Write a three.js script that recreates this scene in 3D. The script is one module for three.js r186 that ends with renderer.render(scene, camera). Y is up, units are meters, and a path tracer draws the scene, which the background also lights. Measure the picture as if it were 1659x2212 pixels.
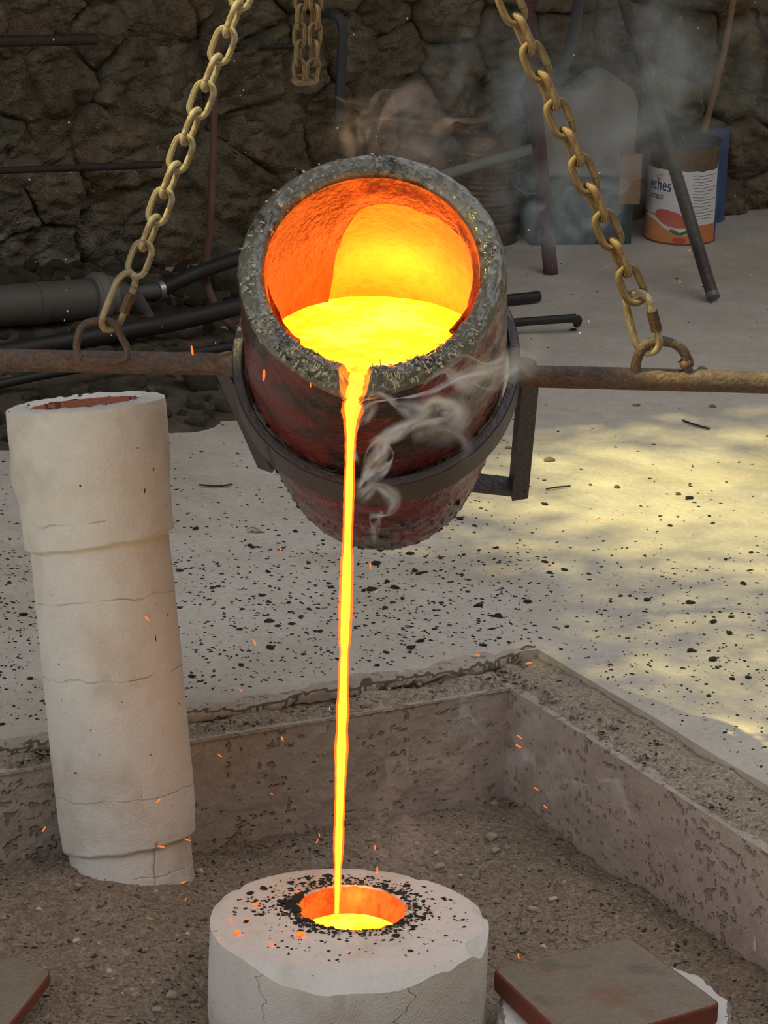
import * as THREE from 'three';
import { mergeGeometries, mergeVertices } from 'three/addons/utils/BufferGeometryUtils.js';
import { ImprovedNoise } from 'three/addons/math/ImprovedNoise.js';

// ---------------------------------------------------------------- camera, sky, sun, exposure
const PW = 1659, PH = 2212, FOCAL = 8000, DEG = Math.PI / 180;
const scene = new THREE.Scene();
const camera = new THREE.PerspectiveCamera(2 * Math.atan(PH / 2 / FOCAL) / DEG, PW / PH, 0.1, 200);
camera.rotation.order = 'YXZ';
camera.position.set(0, 1.6, 0);
camera.rotation.set(-17.5 * DEG, 0, 2.1 * DEG);
camera.updateMatrixWorld(true);
scene.add(camera);
scene.background = new THREE.Color().setRGB(0.94, 0.96, 1.0);     // bright overcast sky
const renderer = new THREE.WebGLRenderer({ antialias: true });
renderer.toneMapping = THREE.LinearToneMapping;
renderer.toneMappingExposure = 1.13;
renderer.shadowMap.enabled = true;
const SUN = new THREE.Vector3(-0.6, 1, 0.15).normalize();
const sunRef = new THREE.Vector3(0, 0.3, -4.6);
const sun = new THREE.DirectionalLight(new THREE.Color().setRGB(1.0, 0.88, 0.3), 4.0);
sun.position.copy(sunRef).addScaledVector(SUN, 12);
sun.target.position.copy(sunRef);
sun.castShadow = true;
sun.shadow.radius = 1.2;
sun.shadow.mapSize.set(2048, 2048);
Object.assign(sun.shadow.camera, { left: -4, right: 4, top: 4, bottom: -4, near: 0.5, far: 30 });
scene.add(sun, sun.target);

// ---------------------------------------------------------------- helpers
function rngOf(a) { return () => { a |= 0; a = a + 0x6D2B79F5 | 0; let t = Math.imul(a ^ a >>> 15, 1 | a); t = t + Math.imul(t ^ t >>> 7, 61 | t) ^ t; return ((t ^ t >>> 14) >>> 0) / 4294967296; }; }
const rnd = rngOf(20240611), R = (a, b) => a + (b - a) * rnd();
const P3 = new ImprovedNoise();
const noise = (x, y, z = 0) => P3.noise(x + 31.7, y + 57.3, z + 11.9);
const fbm = (x, y, z = 0, o = 4) => { let s = 0, a = 0.5, f = 1; for (let i = 0; i < o; i++) { s += a * noise(x * f, y * f, z * f); a *= 0.5; f *= 2.03; } return s; };
const clamp = (x, a = 0, b = 1) => Math.min(b, Math.max(a, x)), mix = (a, b, t) => a + (b - a) * t;
const sstep = (a, b, x) => { const t = clamp((x - a) / (b - a)); return t * t * (3 - 2 * t); };
const V = (x, y, z) => new THREE.Vector3(x, y, z);
const srgb = (r, g, b) => new THREE.Color().setRGB(r / 255, g / 255, b / 255, THREE.SRGBColorSpace);
function interp(table, x) { if (x <= table[0][0]) return table[0][1]; for (let i = 1; i < table.length; i++) if (x <= table[i][0]) { const [x0, y0] = table[i - 1], [x1, y1] = table[i]; return mix(y0, y1, (x - x0) / (x1 - x0)); } return table[table.length - 1][1]; }

// pixel of the photograph -> point on a real surface
const ray = (px, py) => V((px - PW / 2) / FOCAL, -(py - PH / 2) / FOCAL, -1).applyQuaternion(camera.quaternion);
const onPlane = (px, py, point, n) => { const d = ray(px, py), t = point.clone().sub(camera.position).dot(n) / d.dot(n); return camera.position.clone().addScaledVector(d, t); };
const onY = (px, py, y = 0) => onPlane(px, py, V(0, y, 0), V(0, 1, 0));
const onZ = (px, py, z) => onPlane(px, py, V(0, 0, z), V(0, 0, 1));

const used = {};
function numbered(name) { const n = used[name] = (used[name] ?? -1) + 1; return n ? name + '_' + String(n).padStart(3, '0') : name; }
function tag(o, label, category, group, kind) { if (label) o.userData.label = label; if (category) o.userData.category = category; if (group) o.userData.group = group; if (kind) o.userData.kind = kind; return o; }
function thing(name, label, category, group, kind) { const o = new THREE.Group(); o.name = numbered(name); scene.add(o); o.userData.loose = true; return tag(o, label, category, group, kind); }
function part(parent, name, geo, mat, label) { const m = new THREE.Mesh(geo, mat); m.name = parent === scene ? numbered(name) : name; parent.add(m); if (label) m.userData.label = label; return m; }
function single(name, geo, mat, label, category, group, kind) { const m = part(scene, name, geo, mat); m.userData.loose = true; return tag(m, label, category, group, kind); }

// surfaces
function surf(us, vs, fn, closed = false) {
  const pos = [], uv = [], idx = [], n0 = us.length, nu = closed ? n0 + 1 : n0, nv = vs.length;
  for (let j = 0; j < nv; j++) for (let i = 0; i < nu; i++) { const k = i % n0, p = fn(us[k], vs[j], k, j); pos.push(p.x, p.y, p.z); uv.push(us[k] + (i === n0 ? Math.PI * 2 : 0), vs[j]); }
  for (let j = 0; j < nv - 1; j++) for (let i = 0; i < nu - 1; i++) { const a = j * nu + i, b = a + 1, c = a + nu, d = b + nu; idx.push(a, b, d, a, d, c); }
  const g = new THREE.BufferGeometry();
  g.setAttribute('position', new THREE.Float32BufferAttribute(pos, 3));
  g.setAttribute('uv', new THREE.Float32BufferAttribute(uv, 2));
  g.setIndex(idx); g.computeVertexNormals();
  if (closed) { const n = g.attributes.normal; for (let j = 0; j < nv; j++) { const a = j * nu, b = a + nu - 1, v = V(n.getX(a) + n.getX(b), n.getY(a) + n.getY(b), n.getZ(a) + n.getZ(b)).normalize(); n.setXYZ(a, v.x, v.y, v.z); n.setXYZ(b, v.x, v.y, v.z); } }
  return g;
}
const lin = (a, b, n) => Array.from({ length: n }, (_, i) => mix(a, b, i / (n - 1)));
const ang = (n) => Array.from({ length: n }, (_, i) => i / n * Math.PI * 2);
function uvMetres(g, s = 1) {       // box mapping in metres
  const p = g.attributes.position, n = g.attributes.normal, uv = new Float32Array(p.count * 2);
  for (let i = 0; i < p.count; i++) {
    const ax = Math.abs(n.getX(i)), ay = Math.abs(n.getY(i)), az = Math.abs(n.getZ(i));
    const [u, v] = ay >= ax && ay >= az ? [p.getX(i), p.getZ(i)] : ax > az ? [p.getZ(i), p.getY(i)] : [p.getX(i), p.getY(i)];
    uv[2 * i] = u / s; uv[2 * i + 1] = v / s;
  }
  g.setAttribute('uv', new THREE.BufferAttribute(uv, 2));
  return g;
}
function rough(g, amp, freq, seed = 0) {        // push the vertices about along their normals
  const p = g.attributes.position, n = g.attributes.normal;
  for (let i = 0; i < p.count; i++) { const x = p.getX(i), y = p.getY(i), z = p.getZ(i), d = amp * fbm(x * freq + seed, y * freq, z * freq, 4) * 2; p.setXYZ(i, x + n.getX(i) * d, y + n.getY(i) * d, z + n.getZ(i) * d); }
  g.computeVertexNormals(); return g;
}
function tube(points, r, seg = 40, rad = 10, closed = false, caps = true) {    // r: number or t -> radius
  const curve = !Array.isArray(points) ? points : new THREE.CatmullRomCurve3(points, closed, 'centripetal'), f = curve.computeFrenetFrames(seg, closed), pos = [], idx = [], uv = [], len = curve.getLength();
  const rr = typeof r === 'function' ? r : () => r, N = closed ? seg : seg + 1;
  for (let i = 0; i < N; i++) { const t = i / seg, c = curve.getPointAt(Math.min(t, 1)), q = rr(t); for (let k = 0; k < rad; k++) { const a = k / rad * Math.PI * 2; const v = c.clone().addScaledVector(f.normals[i], Math.cos(a) * q).addScaledVector(f.binormals[i], Math.sin(a) * q); pos.push(v.x, v.y, v.z); uv.push(t * len, k / rad * 0.1); } }
  for (let i = 0; i < (closed ? N : N - 1); i++) for (let k = 0; k < rad; k++) { const a = i * rad + k, b = i * rad + (k + 1) % rad, i2 = (i + 1) % N, c = i2 * rad + k, d = i2 * rad + (k + 1) % rad; idx.push(a, d, b, a, c, d); }
  if (!closed && caps) for (const [i, s] of [[0, 1], [N - 1, -1]]) { const c = curve.getPointAt(i ? 1 : 0), o = pos.length / 3; pos.push(c.x, c.y, c.z); uv.push(0, 0); for (let k = 0; k < rad; k++) { const a = pos.slice((i * rad + k) * 3, (i * rad + k) * 3 + 3); pos.push(...a); uv.push(0, 0); } for (let k = 0; k < rad; k++) { const a = o + 1 + k, b = o + 1 + (k + 1) % rad; s > 0 ? idx.push(o, a, b) : idx.push(o, b, a); } }
  const g = new THREE.BufferGeometry();
  g.setAttribute('position', new THREE.Float32BufferAttribute(pos, 3)); g.setAttribute('uv', new THREE.Float32BufferAttribute(uv, 2)); g.setIndex(idx); g.computeVertexNormals();
  return g;
}
const bar = (a, b, r, rad = 14) => tube(new THREE.LineCurve3(a, b), r, 10, rad);
function boxAt(w, h, d, x = 0, y = 0, z = 0) { const g = new THREE.BoxGeometry(w, h, d); g.translate(x, y, z); return g; }
function rock(seed, detail = 2, sx = 1, sy = 0.7, sz = 0.85, jag = 0.35) {
  let g = new THREE.IcosahedronGeometry(1, detail); g.deleteAttribute('uv'); g.deleteAttribute('normal'); g = mergeVertices(g, 1e-4);
  const p = g.attributes.position;
  for (let i = 0; i < p.count; i++) { const x = p.getX(i), y = p.getY(i), z = p.getZ(i); let k = 1 + jag * 1.6 * fbm(x * 1.1 + seed * 7.3, y * 1.1 + seed, z * 1.1, 3); for (let q = 0; q < 5; q++) { const nx = noise(seed * 3.1 + q, 1.5, 2.2) * 2, ny = noise(seed * 2.7, q * 1.3, 4.1) * 2, nz = noise(1.7, seed * 1.9, q * 2.3) * 2, l = Math.hypot(nx, ny, nz) || 1, d = (x * nx + y * ny + z * nz) / l; if (d * k > 0.62) k = 0.62 / d; } p.setXYZ(i, x * k * sx, y * k * sy, z * k * sz); }
  let o = detail <= 1 ? g.toNonIndexed() : g; o.computeVertexNormals(); uvMetres(o, 1);
  return o;
}

// textures
const hash = (x, y, s) => { let h = Math.imul(x, 374761393) ^ Math.imul(y, 668265263) ^ Math.imul(s, 2147483647 - 91); h = Math.imul(h ^ h >>> 13, 1274126177); return ((h ^ h >>> 16) >>> 0) / 4294967296; };
function vn(u, v, n, s) { const x = u * n, y = v * n, xi = Math.floor(x), yi = Math.floor(y), fx = x - xi, fy = y - yi, m = (k) => ((k % n) + n) % n, a = fx * fx * (3 - 2 * fx), b = fy * fy * (3 - 2 * fy); return mix(mix(hash(m(xi), m(yi), s), hash(m(xi + 1), m(yi), s), a), mix(hash(m(xi), m(yi + 1), s), hash(m(xi + 1), m(yi + 1), s), a), b); }
const tf = (u, v, n, s, o = 5) => { let t = 0, a = 0.5, w = 0; for (let i = 0; i < o; i++) { t += a * vn(u, v, n << i, s + i * 17); w += a; a *= 0.55; } return t / w; };
function makeTex(w, h, fn, repeat = 1) {
  const c = new Uint8Array(w * h * 4), b = new Uint8Array(w * h * 4);
  for (let y = 0; y < h; y++) for (let x = 0; x < w; x++) { const [r, g, bl, e = 0.5] = fn((x + 0.5) / w, (y + 0.5) / h), i = (y * w + x) * 4; c[i] = clamp(r, 0, 255); c[i + 1] = clamp(g, 0, 255); c[i + 2] = clamp(bl, 0, 255); c[i + 3] = 255; b[i] = b[i + 1] = b[i + 2] = clamp(e * 255, 0, 255); b[i + 3] = 255; }
  const mk = (d, s) => { const t = new THREE.DataTexture(d, w, h); t.wrapS = t.wrapT = THREE.RepeatWrapping; t.magFilter = THREE.LinearFilter; t.minFilter = THREE.LinearMipmapLinearFilter; t.generateMipmaps = true; if (s) t.colorSpace = THREE.SRGBColorSpace; t.repeat.set(repeat, repeat); t.needsUpdate = true; return t; };
  return { map: mk(c, true), bump: mk(b, false) };
}
const mat = (o) => { const { tex, bump, ...rest } = o; const m = new (rest.clearcoat || rest.transmission ? THREE.MeshPhysicalMaterial : THREE.MeshStandardMaterial)({ roughness: 0.9, ...rest, ...(tex ? { map: tex.map } : {}), ...(tex && bump ? { bumpMap: tex.bump, bumpScale: bump } : {}) }); m.side = THREE.DoubleSide; return m; };
const mixc = (a, b, t) => [mix(a[0], b[0], t), mix(a[1], b[1], t), mix(a[2], b[2], t)];

const T = {
  concrete: makeTex(1024, 1024, (u, v) => { const a = tf(u, v, 3, 1, 5), b = tf(u, v, 24, 2, 4), c = vn(u, v, 256, 3), d = tf(u, v, 8, 9, 4); let col = mixc([196, 188, 177], [214, 206, 195], a); col = mixc(col, [184, 173, 157], sstep(0.5, 0.75, d) * 0.5); const k = (b - 0.5) * 22 + (c - 0.5) * 14; return [col[0] + k, col[1] + k, col[2] + k, 0.5 + (b - 0.5) * 0.7 + (c - 0.5) * 0.25]; }, 0.8),
  sand: makeTex(1024, 1024, (u, v) => { const a = tf(u, v, 6, 21, 4), c = vn(u, v, 300, 23), d = vn(u, v, 150, 24), e = vn(u, v, 90, 27); let col = mixc([150, 137, 120], [178, 165, 148], a); const k = (c - 0.5) * 40 + (d - 0.5) * 34; col = [col[0] + k, col[1] + k, col[2] + k]; if (e > 0.9) col = mixc(col, [74, 66, 60], 0.7); if (e < 0.08) col = mixc(col, [205, 192, 172], 0.6); return [...col, 0.5 + (c - 0.5) * 0.5 + (d - 0.5) * 0.5]; }, 1.6),
  stone: makeTex(1024, 1024, (u, v) => { const a = tf(u, v, 4, 31, 5), b = tf(u, v, 16, 32, 5), c = vn(u, v, 200, 33), d = tf(u, v, 7, 35, 4); let col = mixc([102, 94, 82], [138, 128, 112], a); col = mixc(col, [106, 80, 56], sstep(0.52, 0.7, d) * 0.4); col = mixc(col, [88, 88, 66], sstep(0.55, 0.72, tf(u, v, 5, 38, 4)) * 0.3); const k = (b - 0.5) * 70 + (c - 0.5) * 18; return [col[0] + k, col[1] + k, col[2] + k, 0.5 + (b - 0.5) * 1.1 + (c - 0.5) * 0.2]; }, 2.2),
  plaster: makeTex(1024, 1024, (u, v) => { const a = tf(u, v, 3, 41, 5), b = tf(u, v, 32, 42, 4), c = vn(u, v, 300, 43), s = vn(u, v, 70, 44) * vn(u, v, 140, 45); let col = mixc([220, 215, 209], [236, 232, 227], a); col = mixc(col, [200, 188, 174], sstep(0.56, 0.8, tf(u, v, 6, 47, 4)) * 0.55); const k = (b - 0.5) * 12 + (c - 0.5) * 8; if (s > 0.83) col = [70, 62, 58]; return [col[0] + k, col[1] + k, col[2] + k, 0.5 + (b - 0.5) * 0.6 + (c - 0.5) * 0.3]; }, 2),
  pit: makeTex(1024, 1024, (u, v) => { const a = tf(u, v, 4, 201, 5), b = tf(u, v, 40, 202, 4), c = vn(u, v, 300, 203), p = tf(u, v, 96, 206, 3) * 0.75 + tf(u, v, 9, 208, 3) * 0.25; let col = mixc([176, 163, 152], [196, 184, 174], a); const hole = sstep(0.64, 0.7, p); col = mixc(col, [118, 106, 96], hole * 0.45); const k = (b - 0.5) * 26 + (c - 0.5) * 18; return [col[0] + k, col[1] + k, col[2] + k, 0.6 + (b - 0.5) * 0.7 - hole * 0.4]; }, 1.4),
  rust: makeTex(512, 512, (u, v) => { const a = tf(u, v, 6, 51, 5), b = tf(u, v, 40, 52, 3), c = vn(u, v, 128, 53); let col = mixc([84, 70, 64], [126, 108, 98], a); col = mixc(col, [118, 82, 62], sstep(0.56, 0.74, tf(u, v, 9, 55, 4)) * 0.55); const k = (b - 0.5) * 40 + (c - 0.5) * 20; return [col[0] + k, col[1] + k, col[2] + k, b]; }, 6),
  chain: makeTex(512, 512, (u, v) => { const a = tf(u, v, 6, 151, 5), b = tf(u, v, 40, 152, 3), c = vn(u, v, 128, 153); let col = mixc([158, 147, 122], [194, 181, 148], a); col = mixc(col, [138, 104, 66], sstep(0.54, 0.72, tf(u, v, 9, 155, 4)) * 0.6); const k = (b - 0.5) * 40 + (c - 0.5) * 20; return [col[0] + k, col[1] + k, col[2] + k, b]; }, 6),
  clay: makeTex(512, 512, (u, v) => { const a = tf(u, v, 4, 61, 5), b = tf(u, v, 50, 62, 3); let col = mixc([158, 140, 126], [148, 134, 122], a); col = mixc(col, [152, 106, 88], sstep(0.5, 0.72, tf(u, v, 3, 65, 4)) * 0.55); col = mixc(col, [118, 112, 98], sstep(0.5, 0.7, tf(u, v, 4, 66, 4)) * 0.6); const k = (b - 0.5) * 26; return [col[0] + k, col[1] + k, col[2] + k, b]; }, 5),
  lining: makeTex(512, 512, (u, v) => { const a = tf(u, v, 8, 71, 5), b = tf(u, v, 40, 72, 4), d = tf(u, v, 14, 73, 4); const k = 0.62 + 0.38 * sstep(0.3, 0.6, a) - 0.4 * sstep(0.62, 0.72, d) + (b - 0.5) * 0.35; return [255 * k, 235 * k * k, 220 * k * k, b]; }),
  crust: makeTex(512, 512, (u, v) => { const a = tf(u, v, 5, 81, 5), b = tf(u, v, 40, 82, 4), d = tf(u, v, 9, 83, 4); const k = 0.5 + 0.5 * sstep(0.38, 0.62, a) - 0.55 * sstep(0.54, 0.66, d) + (b - 0.5) * 0.6; return [255 * clamp(k, 0.08), 235 * clamp(k, 0.03) ** 1.4, 200 * clamp(k, 0.03) ** 1.4, b]; }),
  metal: makeTex(512, 512, (u, v) => { const a = tf(u, v, 4, 91, 4), b = tf(u, v, 24, 92, 4); const k = sstep(0.35, 0.6, a * 0.6 + b * 0.4); return [255, mix(190, 255, k), mix(110, 255, k * k), b]; }),
};

// ---------------------------------------------------------------- ground frame (pit corner, wall line) read off the photograph
const LEDGE = -0.022, SAND = -0.165, DROP = 0.002;
const innerCorner = onY(1100, 1491, LEDGE), innerLeft = onY(420, 1605, LEDGE), innerRight = onY(1659, 1849, LEDGE);
const outerCorner = onY(1158, 1400, 0), outerLeft = onY(0, 1606, 0), outerRight = onY(1659, 1698, 0);
const d1 = innerCorner.clone().sub(innerLeft).normalize();            // along the pit's far wall and the stone wall
const d2 = innerRight.clone().sub(innerCorner).normalize();           // along the pit's side wall, towards the camera
const o1 = outerCorner.clone().sub(outerLeft).normalize(), o2 = outerRight.clone().sub(outerCorner).normalize();
const wallAt = onY(150, 588, 0), wallN = V(-d1.z, 0, d1.x).normalize(); if (wallN.z < 0) wallN.negate();
const onWall = (px, py, off = 0) => onPlane(px, py, wallAt.clone().addScaledVector(wallN, off), wallN);
if (0) console.log('corner', innerCorner.toArray(), 'd1', d1.toArray(), 'd2', d2.toArray(), 'dot', d1.dot(d2), 'wall', wallAt.toArray(), 'can', onY(1465, 525).toArray());

const M = {
  concrete: mat({ tex: T.concrete, bump: 0.003, roughness: 0.92 }),
  ledge: mat({ tex: T.sand, bump: 0.004, roughness: 1 }),
  sand: mat({ tex: T.sand, bump: 0.004, roughness: 1, color: srgb(230, 222, 218) }),
  pitWall: mat({ tex: T.pit, bump: 0.006, roughness: 0.95 }),
  stone: mat({ tex: T.stone, bump: 0.012, roughness: 0.95 }),
  stoneB: mat({ tex: T.stone, bump: 0.012, roughness: 0.95, color: srgb(245, 235, 222) }),
  stoneC: mat({ tex: T.stone, bump: 0.012, roughness: 0.95, color: srgb(238, 238, 228) }),
  mortar: mat({ tex: T.stone, bump: 0.012, roughness: 1, color: srgb(232, 228, 222) }),
  plaster: mat({ tex: T.plaster, bump: 0.0015, roughness: 0.85 }),
  black: mat({ color: srgb(38, 36, 36), roughness: 0.85 }),
  blackB: mat({ color: srgb(56, 53, 50), roughness: 0.9 }),
  rust: mat({ tex: T.rust, bump: 0.001, roughness: 0.7, metalness: 0.25 }),
  steelDark: mat({ bumpMap: T.rust.bump, bumpScale: 0.0012, roughness: 0.5, metalness: 0.25, color: srgb(88, 84, 88) }),
  chain: mat({ tex: T.chain, bump: 0.0006, roughness: 0.6, metalness: 0.15 }),
  chainBrown: mat({ tex: T.chain, bump: 0.0006, roughness: 0.6, metalness: 0.15, color: srgb(215, 196, 176) }),
  clay: mat({ tex: T.clay, bump: 0.001, roughness: 0.85, color: srgb(232, 236, 232) }),
  clayRed: mat({ color: srgb(122, 66, 50), roughness: 0.9 }),
};

// ---------------------------------------------------------------- structure: slab, ledge, sand, walls, unseen light blockers
function slab(name, corner, dl, dr, top, depth, m, label, jit) {
  const pts = [], add = (p) => pts.push([p.x, p.z]);
  for (let i = 60; i >= 0; i--) { const s = i * 0.045, w = jit * fbm(s * 9 + 3, name.length, 0, 3); add(corner.clone().addScaledVector(dl, -s).addScaledVector(wallN, w)); }
  for (let i = 1; i <= 60; i++) { const s = i * 0.045, w = jit * 0.5 * fbm(s * 9 + 40, name.length, 0, 3); add(corner.clone().addScaledVector(dr, s).addScaledVector(dl, w)); }
  const q = corner.clone().addScaledVector(dr, 2.7), l = corner.clone().addScaledVector(dl, -2.7);
  pts.push([5, q.z + 1], [5, -10], [-5, -10], [-5, l.z - 1.2]);
  const sh = new THREE.Shape(pts.map(([x, z]) => new THREE.Vector2(x, -z)));
  const g = new THREE.ExtrudeGeometry(sh, { depth, bevelEnabled: false }); g.rotateX(-Math.PI / 2); g.translate(0, top - depth, 0); uvMetres(g, 1);
  const o = part(scene, name, g, m); tag(o, label, 'floor', null, 'structure'); return o;
}
const floorSlab = slab('floor', outerCorner, o1, o2, 0, 0.012, M.concrete, 'pale dusty concrete floor slab around the casting pit', 0.014);
const ledge = slab('floor_ledge', innerCorner, d1, d2, LEDGE + 0.003, 0.5, M.pitWall, 'sandy ledge and side walls of the casting pit', 0.006);

// lumpy cement edge along the slab above the ledge
{
  const g = surf(lin(0, 1, 300), lin(0, 1, 15), (u, v) => {
    const s = u * 1.4, a = -0.5 + v * 3.3, f = 0.25 + 0.75 * sstep(0, 0.1, s), w = (0.016 + 0.02 * Math.max(-0.35, fbm(s * 11, 8.1, 0, 4))) * f, h = 0.011 + 0.006 * fbm(s * 16, 3.3, 0, 3), l = 1 + 0.5 * fbm(s * 60, v * 3, 4, 3);
    return outerCorner.clone().addScaledVector(o1, -s).addScaledVector(wallN, Math.sin(a) * w * l + 0.01 * fbm(s * 8, 1, 0, 3) - 0.002).setY(-0.0095 + Math.cos(a) * h * l);
  });
  uvMetres(g, 1); part(floorSlab, 'cement_edge', g, M.pitWall, 'rough lumpy cement edge');
}
// loose dirt lying on the ledge
{
  const strip = (c, dir, side, len, wide, seed, lift = 0) => uvMetres(surf(lin(0, len, 220), lin(0, 1, 26), (s, v) => {
    const p = c.clone().addScaledVector(dir, s).addScaledVector(side, v * wide);
    const e = Math.min(1, v * 7, (1 - v) * 9), y = LEDGE + 0.001 + lift * sstep(0, 0.7, v) + e * (0.006 + 0.007 * fbm(s * 16 + seed, v * 5, 0, 4) * 2);
    return p.setY(y);
  }), 1);
  const wide = 0.175;
  part(ledge, 'loose_dirt', strip(innerCorner.clone().addScaledVector(d2, 0.003), d1.clone().negate(), d2.clone().negate(), 1.5, wide, 1), M.ledge);
  part(ledge, 'loose_dirt', strip(innerCorner.clone().addScaledVector(d1, 0.003).addScaledVector(d2, -0.17), d2, d1, 1.9, 0.15, 9, 0.007), M.ledge);
}
// sand in the pit
const moundAt = onY(240, 1905, -0.13);
function sandY(x, z) {
  const m = Math.hypot((x - moundAt.x) / 0.28, (z - moundAt.z - 0.04) / 0.2), f = sstep(-3.95, -3.45, z) * sstep(0.25, -0.35, x);
  return SAND + 0.042 * Math.exp(-m * m) + 0.035 * f + 0.03 * fbm(x * 6, z * 6, 0, 4) + 0.009 * fbm(x * 40, z * 40, 3, 3);
}
const floorSand = part(scene, 'floor_sand', uvMetres(surf(lin(-1.0, 1.1, 420), lin(-5.0, -3.1, 400), (x, z) => V(x, sandY(x, z), z)), 1), M.sand);
tag(floorSand, 'grey brown casting sand filling the pit', 'sand', null, 'structure');
// onSand: where a pixel's ray meets the sand
const onSand = (px, py) => { let y = SAND; for (let i = 0; i < 6; i++) { const p = onY(px, py, y); y = sandY(p.x, p.z); } const p = onY(px, py, y); return p; };
part(scene, 'ground', (() => { const g = new THREE.BoxGeometry(60, 0.2, 60); g.translate(0, -0.75, 0); return uvMetres(g, 1); })(), M.concrete);
tag(scene.getObjectByName('ground'), 'bare ground of the yard', 'ground', null, 'structure');

// stone wall: a mortar core with each stone proud of it
const wallBack = (() => {
  const g = boxAt(9, 3.4, 0.4, 0, 1.4, -0.2); const core = part(scene, 'wall_back', uvMetres(g, 1), M.mortar);
  core.position.copy(wallAt); core.rotation.y = Math.atan2(-d1.z, d1.x);
  return tag(core, 'old rubble stone wall behind the casting floor', 'wall', null, 'structure');
})();
{
  wallBack.updateMatrixWorld(true);
  const bed = surf(lin(-1.6, 3.2, 520), lin(-0.1, 1.1, 150), (x, y) => V(x, y, 0.02 + 0.075 * fbm(x * 5, y * 6, 2, 4) + 0.022 * fbm(x * 26, y * 34, 5, 3))); uvMetres(bed, 1);
  part(wallBack, 'mortar_bed', bed, M.mortar, 'rough crumbling mortar between the stones');
  const seeds = [[-60, 60], [60, 50], [130, 20], [165, 48], [330, 0], [520, 10], [300, 150], [10, 180], [95, 130], [-30, 300], [40, 350], [75, 410], [20, 440], [240, 330], [250, 480], [60, 540], [400, 520], [560, 130], [640, 130], [590, 290], [510, 420], [720, 90], [700, 260], [810, 20], [960, 20], [830, 110], [960, 150], [880, 230], [790, 240], [1080, 80], [1060, 210], [1200, 90], [1180, 190], [1330, 60], [1320, 180], [1460, 90], [1420, 230], [1600, 60], [1570, 180], [1660, 210], [1600, 310], [1500, 330], [1640, 420], [1560, 470], [1300, 330], [1740, 60], [-120, 180], [-110, 420], [1780, 230], [1750, 420], [620, 480], [1130, 350], [980, 380], [-60, 620], [120, 660], [330, 660], [490, 640]];
  for (let y = -160; y < 0; y += 110) for (let x = -200; x < 1900; x += 130) seeds.push([x + R(-35, 35), y - 20 + R(-25, 25)]);
  const S = seeds.map(([x, y]) => wallBack.worldToLocal(onWall(x, y)));
  S.forEach((s, i) => {
    const nb = 72, rim = [], other = S.filter((q, k) => k !== i && q.distanceTo(s) < 0.9), big = 0.3;
    for (let k = 0; k < nb; k++) {
      const a = k / nb * Math.PI * 2, ux = Math.cos(a), uy = Math.sin(a); let r = big;
      for (const q of other) { const dx = q.x - s.x, dy = q.y - s.y, dd = Math.hypot(dx, dy), c = (ux * dx + uy * dy) / dd; if (c > 0.02) r = Math.min(r, dd / 2 / c); }
      r = r - 0.001 - 0.005 * Math.abs(noise(s.x * 9 + ux * 2, s.y * 9 + uy * 2, i)); r *= 1.03 + 0.2 * fbm(s.x * 5 + ux * 1.6, s.y * 5 + uy * 1.6, i * 0.37, 3);
      rim.push(Math.max(0.01, r));
    }
    const sm = rim.map((r, k) => (rim[(k + nb - 1) % nb] + 2 * r + rim[(k + 1) % nb]) / 4), h = 0.024 + 0.026 * hash(i, 3, 5), tx = (hash(i, 7, 1) - 0.5) * 0.25, ty = (hash(i, 8, 2) - 0.5) * 0.3;
    const g = surf(ang(nb), [0.01, 0.08, 0.16, 0.24, 0.32, 0.4, 0.48, 0.56, 0.64, 0.72, 0.8, 0.87, 0.93, 0.97, 1, 1.02], (a, t, k) => {
      const r = sm[k] * Math.min(t, 1), x = Math.cos(a) * r, y = Math.sin(a) * r, e = t > 1 ? -0.02 : h * Math.pow(1 - Math.pow(Math.min(t, 1), 12), 0.45);
      return V(x, y, e + (t > 1 ? 0 : (tx * x + ty * y + 0.05 * fbm((s.x + x) * 9, (s.y + y) * 12, i, 4) + 0.02 * fbm((s.x + x) * 36, (s.y + y) * 60, i, 3))));
    }, true);
    const n = g.attributes.position, uv = []; for (let k = 0; k < n.count; k++) uv.push(n.getX(k) + s.x + i * 0.37, n.getY(k) + s.y);
    g.setAttribute('uv', new THREE.Float32BufferAttribute(uv, 2));
    const m = part(wallBack, 'stone', g, [M.stone, M.stoneB, M.stoneC][i % 3]); m.position.set(s.x, s.y, 0);
  });
}
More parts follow.
